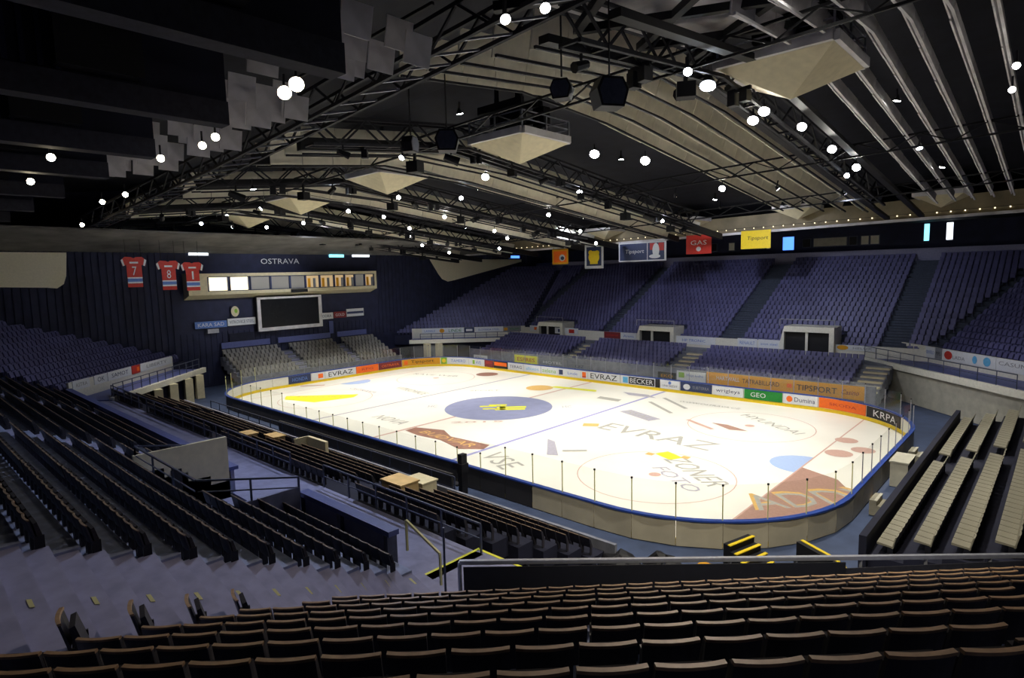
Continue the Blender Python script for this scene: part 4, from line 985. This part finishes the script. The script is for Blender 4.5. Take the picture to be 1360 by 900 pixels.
# gondolas
def gondola(x, y, z, half, label, big=True):
    e = empty('lighting_gondola', (x, y, z), 0, label, 'gondola', None)
    h = 1.15*half/2.1
    m = MB(); c = [(x-half, y-half), (x+half, y-half), (x+half, y+half), (x-half, y+half)]
    for i in range(4):
        a, b = c[i], c[(i+1) % 4]; m.poly([(x, y, z), (b[0], b[1], z+h), (a[0], a[1], z+h)][::-1])
    m.poly([(p[0], p[1], z+h) for p in c]); m.build('pyramid_base', 'cream', e, 'cream inverted pyramid underside')
    m = MB()
    for i in range(4):
        a, b = Vector((*c[i], z+h)), Vector((*c[(i+1) % 4], z+h)); m.hexa([a, b, b*1, a*1, a+Vector((0, 0, .4)), b+Vector((0, 0, .4)), b+Vector((0, 0, .4)), a+Vector((0, 0, .4))]) if False else m.bar(a+Vector((0, 0, .2)), b+Vector((0, 0, .2)), .19)
    m.build('fascia', 'panel_grey', e)
    if big:
        m = MB()
        for i in range(4):
            a, b = Vector((*c[i], z+h)), Vector((*c[(i+1) % 4], z+h))
            for q in (.8, 1.25): m.bar(a+Vector((0, 0, q)), b+Vector((0, 0, q)), .03)
        m.build('rail', 'steel', e)
        for i in range(4):
            a, b = Vector((*c[i], z+h)), Vector((*c[(i+1) % 4], z+h))
            for t in (0, .5):
                p = a+(b-a)*t; q = MB(); q.bar(p+Vector((0, 0, .3)), p+Vector((0, 0, 1.25)), .04); q.build('post', 'steel', e)
        top = roofz(x, y)+3.4
        for dx, dy in ((-.9, -.9), (.9, -.9), (.9, .9), (-.9, .9)):
            q = MB(); q.bar((x+dx, y+dy, z+h), (x+dx, y+dy, top), .09); q.build('hanger', 'black_metal', e)
        q = MB()
        for zz in (z+h+1.0, z+h+1.9):
            q.box(x-1.5, x+1.5, y-.12, y+.12, zz, zz+.2); q.box(x-.12, x+.12, y-1.5, y+1.5, zz, zz+.2)
        q.box(x-1.2, x-.5, y-1.2, y-.5, z+h+1.0, z+h+1.8); q.box(x+.3, x+1.1, y-1.2, y-.6, z+h+.9, z+h+2.0); q.box(x-1.7, x+1.7, y-1.7, y-1.45, z+h+1.7, z+h+2.1)
        for dx in (-.9, .9):
            q.box(x+dx-.1, x+dx+.1, y-1.0, y-.8, z+h+.4, z+h+2.6); q.box(x+dx-.1, x+dx+.1, y+.8, y+1.0, z+h+.4, z+h+2.6)
        q.box(x-.35, x+.35, y-.9, y-.3, z+h+1.0, z+h+2.2); q.box(x+.9, x+1.7, y+.2, y+.8, z+h+.9, z+h+1.9)
        q.build('equipment_rack', 'black', e)
for i in range(5):
    gondola(GX[i], -10, GZ[i], 2.05 if i else 2.2, 'cream pyramid bottomed lighting gondola with railing, %s from the camera in the middle row' % ordinal(i+1))
for i, (x, z) in enumerate(((-16.4, 15.5), (-5.7, 15.6), (5.4, 16.0), (16.9, 16.3), (28.5, 16.4))):
    gondola(x, 26.2, z, 1.7, 'small cream pyramid under the far roof edge, %s from the left' % ordinal(i+1), False)
# near side dark bays: ribbed bulkheads with grey beams
for i, bx in enumerate((24.0, 17.4, 10.6, 4.2, -4.4, -13.0, -22)):
    e = empty('ceiling_bulkhead', (bx, -36, 14), kind='structure')
    zt = 21; zb = 16.7; ye = -28.8
    m = MB(); m.box(bx-.15, bx, -52, ye, zb+.5, zt); m.build('panel_back', 'navy_dark', e)
    m = MB(); m.box(bx-.5, bx+.1, -52, ye, zb-.2, zb+.5); m.build('beam', 'beam_grey', e)
    m = MB(); y = -51.5
    while y < -33:
        m.box(bx, bx+.06, y, y+.12, zb+.55, zt-.6); y += .36
    m.build('rib', 'navy_wall', e, kind='stuff')
    m = MB(); m.box(bx, bx+.5, -33.2, -31.2, zb+.6, zb+1.8); m.build('speaker_box', 'black', e)
# stepped acoustic panels in the near strip between truss and bulkheads
sp = MB(); sp.box(-.025, .025, -.5, .5, -.45, .45); sp_me = sp.mesh('panel', 'panel_grey')
for (xa, xb, zo) in ((22.0, 16.6, -.15), (14.4, 10.2, -.1), (8.2, 4.6, -.1), (2.0, -2.0, 0)):
    rr = MB(); rr.bar((xa, -28.3, roofz(xa, -28.3)+1.6), (xb, -28.3, roofz(xb, -28.3)+1.6), .05); rr.bar((xa, -24.2, roofz(xa, -24.2)+1.6), (xb, -24.2, roofz(xb, -24.2)+1.6), .05)
    r = rr.build('baffle_bar', 'black', ceil)
    nx = int((xa-xb)/.9)
    for i in range(nx):
        for j in range(4):
            if random.random() < .15: continue
            x = xa-.9*i+random.uniform(-.12, .12); y = -28.0+1.05*j; z = roofz(x, y)+zo+.16*i+.28*((i*2+j*3) % 4)
            inst('panel', sp_me, Matrix.Translation((x, y, z)) @ Matrix.Rotation(math.radians(14), 4, 'Y'), r)
# loudspeakers hung from the roof
spk = MB(); spk.prism([(-.45, -.35, -.5), (.45, -.35, -.5), (.62, -.35, .1), (.4, -.35, .55), (-.4, -.35, .55), (-.62, -.35, .1)], (0, .8, 0)); spk_me = spk.mesh('cabinet', 'black_metal')
gr = MB(); gr.prism([(-.38, -.37, -.42), (.38, -.37, -.42), (.52, -.37, .1), (.34, -.37, .46), (-.34, -.37, .46), (-.52, -.37, .1)], (0, .02, 0)); gr_me = gr.mesh('grille', 'steel_blue')
for i, (p, rz, s, lb) in enumerate((((26.07, -20.6, 17.2), 1.0, .85, 'large black hexagonal loudspeaker hanging right of the nearest pyramid gondola'), ((25.2, -21.9, 17.25), .4, .55, 'small black loudspeaker hanging above the middle gondola'), ((17.7, -20, 17.2), .8, .8, 'black loudspeaker hanging left of the second gondola'), ((16.2, -20.7, 17.2), 2.0, .6, 'narrow black loudspeaker beside a rack above the third gondola'))):
    e = empty('loudspeaker', p, rz, lb, 'speaker'); M = W[e] @ Matrix.Scale(s, 4)
    inst('cabinet', spk_me, M, e); inst('grille', gr_me, M, e)
    m = MB(); m.bar((p[0], p[1], p[2]+.4), (p[0], p[1], roofz(p[0], p[1])+1.2), .02); m.build('cable', 'black', e)

# ------------------------------------------------------------------ floodlights
rink_t = lambda x, y: (x, y, 0)
LA = [((25.71, -12.89, 19.1), 1.25, 'cool'), ((26.25, -8.2, 18.8), 1.0, 'white'), ((25.4, -7.3, 18.7), 1.0, 'white'), ((26.9, -5.0, 18.5), .9, 'white'), ((27.05, -.43, 18.0), .9, 'white'), ((27.2, 4.05, 17.5), .9, 'white'),
      ((16.5, -7.7, 18.4), 1.1, 'white'), ((18.1, -4.8, 18.15), 1.1, 'white'), ((7.9, -8.0, 18.15), 1.0, 'white'), ((10.3, -.7, 17.45), .85, 'cool'), ((18.9, 4.15, 17.2), .85, 'white'), ((19.37, -27.9, 17.25), 1.1, 'warm'), ((20.2, -27.95, 17.3), 1.15, 'warm')]
LA = [LA[q] for q in (5, 4, 3, 1, 2, 10, 0, 7, 6, 9, 8, 11, 12)]
for i, (p, s, k) in enumerate(LA):
    aim = (min(24, max(-20, p[0]*.8-2)), max(-10, min(10, p[1]*.3)), 0)
    if i < 11: floodlight(p, (0.55*p[0]+.45*30, -20, 4), 'lamp_'+k, s*.8, 'bright floodlight under the roof, %s of the large ones from the right' % ordinal(i+1))
    else: floodlight(p, (32, -33, 8), 'lamp_'+k, s*.6, 'warm floodlight, %s of the pair above the lighting truss' % ('left', 'right')[i-11])
sm = [((285, 181), 'warm'), ((268, 192), 'warm'), ((67, 207), 'warm'), ((42, 240), 'warm'), ((213, 210), 'warm'), ((165, 257), 'warm'), ((137, 268), 'warm'), ((108, 298), 'warm')]
SMP = [(13.15, -27.5, 17.05, 'warm'), (11.6, -27.4, 17.0, 'warm'), (8.9, -31.8, 16.4, 'warm'), (3.0, -31.5, 16.25, 'warm'), (8.7, -28.0, 16.85, 'warm'), (-2.0, -26.5, 16.6, 'warm'), (-5.4, -26.8, 16.5, 'warm'), (-18.8, -25.0, 16.2, 'warm')]
SMP = [SMP[q] for q in (0, 1, 4, 5, 6, 7, 2, 3)]
for i, (x, y, z, k) in enumerate(SMP):
    floodlight((x, y, z), (32, -34, 9), 'lamp_'+k, .46, 'small warm floodlight on the dark near side roof, %s from the right' % ordinal(i+1))
# smaller lamps over the far part of the rink
FAR = [(-3.55, -12.6, 'cool'), (6.4, -13.1, 'warm'), (-9.7, -7.4, 'white'), (-18.5, -6.9, 'cool'), (-9.3, -4.0, 'white'), (-1.8, -7.9, 'white'), (2.0, -4.8, 'cool'), (3.5, 4.0, 'white'), (-4.7, -.7, 'white'), (26.3, 5.65, 'cool'), (-12, 1, 'white'), (-16, 4, 'white'), (-20, 9, 'white'), (-8, 11, 'white'), (1, 12, 'white'), (10, 12, 'cool'), (-24, -8, 'cool'), (-27, 1, 'white'), (-22, 15, 'white'), (-14, 16, 'cool'), (-2, 19, 'white'), (-19, -14, 'white'), (-25, -14, 'cool'), (-6, 7, 'white')]
FAR.sort(key=lambda q: (q[0]-37)**2+(q[1]+37)**2)
for i, (x, y, k) in enumerate(FAR):
    floodlight((x, y, roofz(x, y)-.75), (30, -25, 6), 'lamp_'+k, .5, 'small floodlight over the far half of the rink, %s of the scattered ones nearest first' % ordinal(i+1))
# rink spots: real lamps on the cross trusses aimed at the ice
for bi, bx in enumerate((29.6, 14.4, 1.3, -11.5, -22.1)):
    for y in (-17, -3, 11):
        floodlight((bx+.9, y, roofz(bx, y)+.25), (max(-21, min(26, bx)), y*.75+.5, 0), 'lamp_white', .5, 'downward floodlight by the %s lighting gondola, %s of its line of three' % (ordinal(bi+1), {-17: 'near one', -3: 'middle one', 11: 'far one'}[y]), ICE_SPOT, 82, (1, .96, .86))
# fill lamps added to brighten the stands, near boards and end wall
STAND_FILL = [((14, 15, 17.0), (12, 34, 7), 1.0, (.8, .85, 1)), ((-4, 15, 16.4), (-6, 34, 7), .8, (.8, .85, 1)), ((24, 14, 17.0), (31, 30, 6), .15, (.8, .85, 1)), ((-18, 10, 16.2), (-30, 16, 6), .5, (.8, .85, 1)),
        ((27.6, -18.4, 18.0), (33, -31, 6), .75, (1, .8, .62)), ((12, -18, 17.6), (14, -30, 6), 1.35, (.66, .76, 1)), ((-8, -16, 17), (-10, -29, 5), .5, (.75, .82, 1)), ((31, 0, 17.5), (34, -4, 2), .34, (1, .95, .85)), ((-18, -3, 16.3), (-33, -5, 9.2), .8, (.8, .86, 1), 62), ((-20, 8, 16.3), (-33, 16, 9), .55, (.8, .86, 1)), ((-18, -14, 16.4), (-31, -20, 5), .12, (.75, .82, 1)), ((34, -27, 16.2), (27, -13, .5), 1.5, (1, .9, .7)), ((22, 6, 17.0), (33.5, 18.5, 3.4), .9, (.95, .95, 1), 44), ((16, 3, 16.9), (17, 21, 2.5), .6, (.9, .92, 1)), ((-6, 3, 16.2), (-8, 21, 2.5), .5, (.9, .92, 1)), ((4, -22, 16.6), (5, -20, 1), .35, (.8, .85, 1))]
STAND_FILL.sort(key=lambda q: (q[0][0]-37)**2+(q[0][1]+37)**2)
for i, (p, a, wt, cl, *cn) in enumerate(STAND_FILL):
    floodlight(p, a, 'lamp_cool', .45, 'small added fill lamp brightening the stands, %s nearest of this kind' % ordinal(i+1), FILL_WATTS*wt, cn[0] if cn else 95, cl, blend=.9)
# cluster of lamps at right edge and top
for i, (p, lb) in enumerate((((35.06, -6.8, 19.0), 'bright lamp at the right edge, upper one'), ((34.8, -4.2, 18.7), 'bright lamp at the right edge, lower one'), ((26.8, -26.1, 17.7), 'lamp bundle at the top end of the lighting truss, left one'), ((27.7, -25.7, 17.8), 'lamp bundle at the top end of the lighting truss, right one'))):
    floodlight(p, (34, -30, 9), 'lamp_white', .4, lb)

# ------------------------------------------------------------------ foreground parapet and railings
n, u = nu('NR')
P = lambda s, t, z: tuple(n*s+u*t+Vector((0, 0, z)))
m = MB(); m.obox(P(38.1, -16, 2.6), u*17.0, n*.15, (0, 0, 1.2)); wpf = m.build('wall_front_parapet', 'black', kind='structure')
e = empty('front_rail', P(38.15, 2, 3.6), 0, 'long grey steel rail along the dark front parapet of the foreground rows', 'railing')
m = MB(); m.bar(P(38.15, -16, 4.08), P(38.15, 1.0, 4.62), .05); m.build('rail', 'steel', e)
for t in [1.0-1.7*i for i in range(11)]:
    q = MB(); q.bar(P(38.15, t, 3.7), P(38.15, t, 4.08+.54*(t+16)/17), .035); q.build('post', 'steel', e)
m = MB(); m.hexa([P(38.3, -8.7, 3.5), P(38.3, .9, 3.5), P(38.32, .9, 3.5), P(38.32, -8.7, 3.5), P(38.3, -8.7, 4.27), P(38.3, .9, 4.57), P(38.32, .9, 4.57), P(38.32, -8.7, 4.27)]); m.build('rail_cloth', 'black', e)
# back of the sponsor banner tied to the rail at the right
sgn = empty('rail_banner', P(38.32, -12, 3.8), 0, 'dark translucent banner seen from behind with faint mirrored letters, right end of the front rail', 'banner')
m = MB(); m.obox(P(38.32, -16, 3.4), u*7.3, n*.02, (0, 0, .72)); m.build('cloth', 'ad_grey' if False else 'steel_dark', sgn)
fnb = lambda a, b: Vector(P(38.36, -11.9, 3.78)) + u*a + Vector((0, 0, b))
lettering('lettering', 'deboroxix', fnb, 5.6, .5, 'black', sgn)
# near tier parapet with blue cap and pale back panels
par = empty('parapet', (21, -27, 2.6), 0, 'low parapet with blue capping at the foot of the near rows by the stairway', 'parapet')
m = MB(); m.box(16.9, 22.2, -26.85, -26.7, 2.6, 3.85); m.build('panel', 'concrete_stair', par)
m = MB(); m.box(16.8, 22.3, -26.98, -26.6, 3.85, 4.02); m.build('cap', 'rail_blue', par, 'blue capping')
for x in (16.9, 19.5, 22.15):
    m = MB(); m.box(x-.1, x+.1, -27.0, -26.65, 2.6, 3.87); m.build('pier', 'steel_blue', par)
par2 = empty('parapet', (3, -27, 2.6), 0, 'long low parapet with blue capping left of the near side entrance', 'parapet')
m = MB(); m.box(-19, 10.9, -27.0, -26.85, 2.6, 3.6); m.build('panel', 'concrete_stair', par2)
m = MB(); m.box(-19, 11.0, -27.1, -26.7, 3.6, 3.75); m.build('cap', 'rail_blue', par2, 'blue capping')
# near vomitory: cream walls and railing round it
vm = empty('vomitory_well', (14, -28.5, 2.6), 0, 'cream walled entrance well with railings in the near side rows', 'entrance')
m = MB(); m.box(10.85, 11.0, -30.6, -27.1, 2.4, 5.1); m.build('side_wall', 'cream', vm)
m = MB(); m.box(11.0, 11.03, -29.35, -28.95, 2.5, 4.2); m.build('gap_shade', 'black', vm)  # thin black plate painting the shade of the door gap
m = MB(); m.box(11.0, 17.0, -30.6, -30.45, 2.4, 4.6); m.build('back_wall', 'concrete_stair', vm)
m = MB(); m.box(17.0, 17.15, -30.6, -27.1, 2.4, 4.3); m.build('side_wall', 'concrete_stair', vm)
m = MB(); m.box(11.0, 17.0, -30.5, -27.0, 2.3, 2.45); m.build('well_floor', 'concrete_stair', vm)
railing([(10.9, -27.1, 4.0), (10.9, -30.5, 4.7), (17.1, -30.5, 4.7), (17.1, -27.1, 3.9)], .75, 'dark blue railing around the near entrance well', 'steel_blue', 1.7)
railing([(23.5, -27.2, 3.9), (24.7, -27.0, 3.2)], .9, 'yellow grey handrail at the foot of the stairway', 'light_yellow', 1.2, 0)
railing([(-19, -24.1, 2.6), (10.5, -24.1, 2.6)], 1.0, 'long steel railing between the near side rows and the lower stand', 'steel_blue', 1.7)
railing([(13.5, -24.1, 2.6), (23.3, -24.1, 2.6)], 1.0, 'steel railing behind the nearest lower block of dark seats', 'steel_blue', 1.7)
railing([(-18, -17.0, 0), (14, -17.0, 0)], 1.25, 'steel railing between the lower stand and the near boards', 'steel_blue', 1.8)
m = MB(); m.box(23.0, 25.4, -27.6, -23.9, 2.35, 2.6); lp = m.build('landing', 'concrete_stair', None, 'pale grey landing with yellow edge lines below the stairway', 'landing', origin=(24, -26, 2.4))
q = MB(); q.box(23.0, 25.4, -24.0, -23.9, 2.605, 2.615); q.build('edge_line', 'yellow_bright', lp); q = MB(); q.box(22.95, 23.05, -27.6, -23.9, 2.605, 2.615); q.build('edge_line', 'yellow_bright', lp)
# flat yellow covers and cream booth blocks between lower seat blocks
for i, (x, y, z, wx, wy, mt, lb) in enumerate(((14.2, -20.6, 1.55, 1.5, 1.0, 'cover_tan', 'pale orange seat cover box in the aisle of the nearest lower block'), (13.6, -18.9, 1.0, 1.4, .9, 'cream', 'cream box at the front of the nearest lower block'), (1.2, -20.4, 1.5, 1.2, .7, 'cover_tan', 'orange box in the aisle between the farther lower blocks'), (1.2, -22.0, 2.0, 1.0, .6, 'cover_tan', 'small orange box higher in the aisle between the farther lower blocks'))):
    m = MB(); m.box(x-wx/2, x+wx/2, y-wy/2, y+wy/2, z, z+.55); m.box(x-wx/2-.06, x+wx/2+.06, y-wy/2-.06, y+wy/2+.06, z+.55, z+.62)
    m.build('storage_box', mt, None, lb, 'box', origin=(x, y, z))
m = MB(); m.box(3.2, 5.4, -19.4, -19.2, .9, 2.15); m.box(3.2, 3.3, -20.2, -19.2, .9, 2.15); m.build('screen_panel', 'cream', None, 'cream screen panel standing at the front of the lower stand', 'panel', origin=(4.3, -19.3, .9))
# players' benches / penalty box between near boards and stand: dark shed roof-less box with posts
bx_ = empty('team_bench', (12, -16.4, 0), 0, 'dark team bench enclosure behind the near boards by the tall dark post', 'bench')
m = MB(); m.box(-6, 13.4, -16.7, -16.55, 0, 1.2); m.build('back_panel', 'board_dark', bx_)
m = MB(); m.box(-6, 13.4, -16.3, -15.9, .4, .48); m.build('seat_plank', 'steel_dark', bx_)
m = MB(); m.box(13.5, 13.8, -16.3, -15.9, 0, 2.2); m.box(13.45, 13.85, -16.35, -15.85, 1.2, 1.7); m.build('end_post', 'black', bx_)
# small hazard striped steps at the near end boards
def small_steps(loc, rz, mt_edge, mt_body, label, stepsn=4, w_=1.5):
    e = empty('portable_steps', loc, rz, label, 'steps'); Mw = W[e]
    for k in range(stepsn):
        m = MB(); hh = .24*(k+1); m.box(-w_/2, w_/2, .3*k, .3*k+.3, 0, hh); m.v = [tuple(Mw @ Vector(p)) for p in m.v]; s_ = m.build('step', mt_body, e)
        q = MB(); q.box(-w_/2-.01, w_/2+.01, .3*k-.03, .3*k+.1, hh-.01, hh+.025); q.v = [tuple(Mw @ Vector(p)) for p in q.v]; q.build('step_edge', mt_edge, s_, 'yellow edge' if mt_edge == 'yellow' else None)
small_steps((28.9, -14.6, 0), math.radians(75), 'yellow', 'black', 'black steps with yellow edges against the near end boards, left set')
small_steps((30.9, -12.4, 0), math.radians(150), 'yellow', 'black', 'black steps with yellow edges against the near end boards, right set')
small_steps((31.5, -5.2, 0), math.radians(90), 'concrete_light', 'seat_beige', 'pale steps between the end boards and the beige stand, near set', 3, 1.2)
small_steps((31.4, 4.6, 0), math.radians(90), 'concrete_light', 'seat_beige', 'pale steps between the end boards and the beige stand, far set', 3, 1.2)
m = MB(); m.box(30.5, 31.3, -.9, 1.0, 0, 1.3); m.box(30.45, 31.35, -.95, 1.05, 1.3, 1.38); m.build('goal_judge_box', 'concrete_light', None, 'pale box behind the near end boards', 'box', origin=(30.9, 0, 0))
# dark covered gear behind the front rail
def lump(loc, r, mt, nm, label):
    m = MB(); n0, n1 = 10, 5
    rng = random.Random(int(loc[0]*100)); jit = [[1+rng.uniform(-.14, .14) for _ in range(n0)] for _ in range(n1+1)]
    def P_(i, j):
        a = 2*math.pi*(j % n0)/n0; t = math.pi/2*i/n1; k = jit[i][j % n0] if i < n1 else 1
        return (loc[0]+r[0]*math.cos(t)*math.cos(a)*k, loc[1]+r[1]*math.cos(t)*math.sin(a)*k, loc[2]+r[2]*math.sin(t)*k)
    for i in range(n1):
        for j in range(n0): m.poly([P_(i, j), P_(i, j+1), P_(i+1, j+1), P_(i+1, j)] if i < n1-1 else [P_(i, j), P_(i, j+1), P_(n1, 0)])
    m.poly([P_(0, j) for j in range(n0)][::-1]); m.build(nm, mt, None, label, 'gear', origin=loc)
lump((25.5, -19.3, 0), (1.1, .9, 1.5), 'black', 'covered_gear', 'black covered heap beyond the front rail, left one')
lump((26.6, -17.9, 0), (1.1, .8, 1.3), 'black', 'covered_gear', 'black covered heap beyond the front rail, right one')
m = MB(); m.box(27.5, 28.2, -17.3, -16.8, 0, .8); m.box(27.45, 28.25, -17.35, -16.75, .8, .88); m.build('crate', 'ad_gold', None, 'small orange crate beside the black covered heaps', 'crate', origin=(27.8, -17, 0))
# thin pole at the stair foot
m = MB(); m.tube((25.6, -27.6, 2.6), (25.6, -27.6, 5.3), .03, 8); m.build('slim_pole', 'steel_blue', None, 'slim upright pole at the left end of the front rail', 'pole', origin=(25.6, -27.6, 2.6))
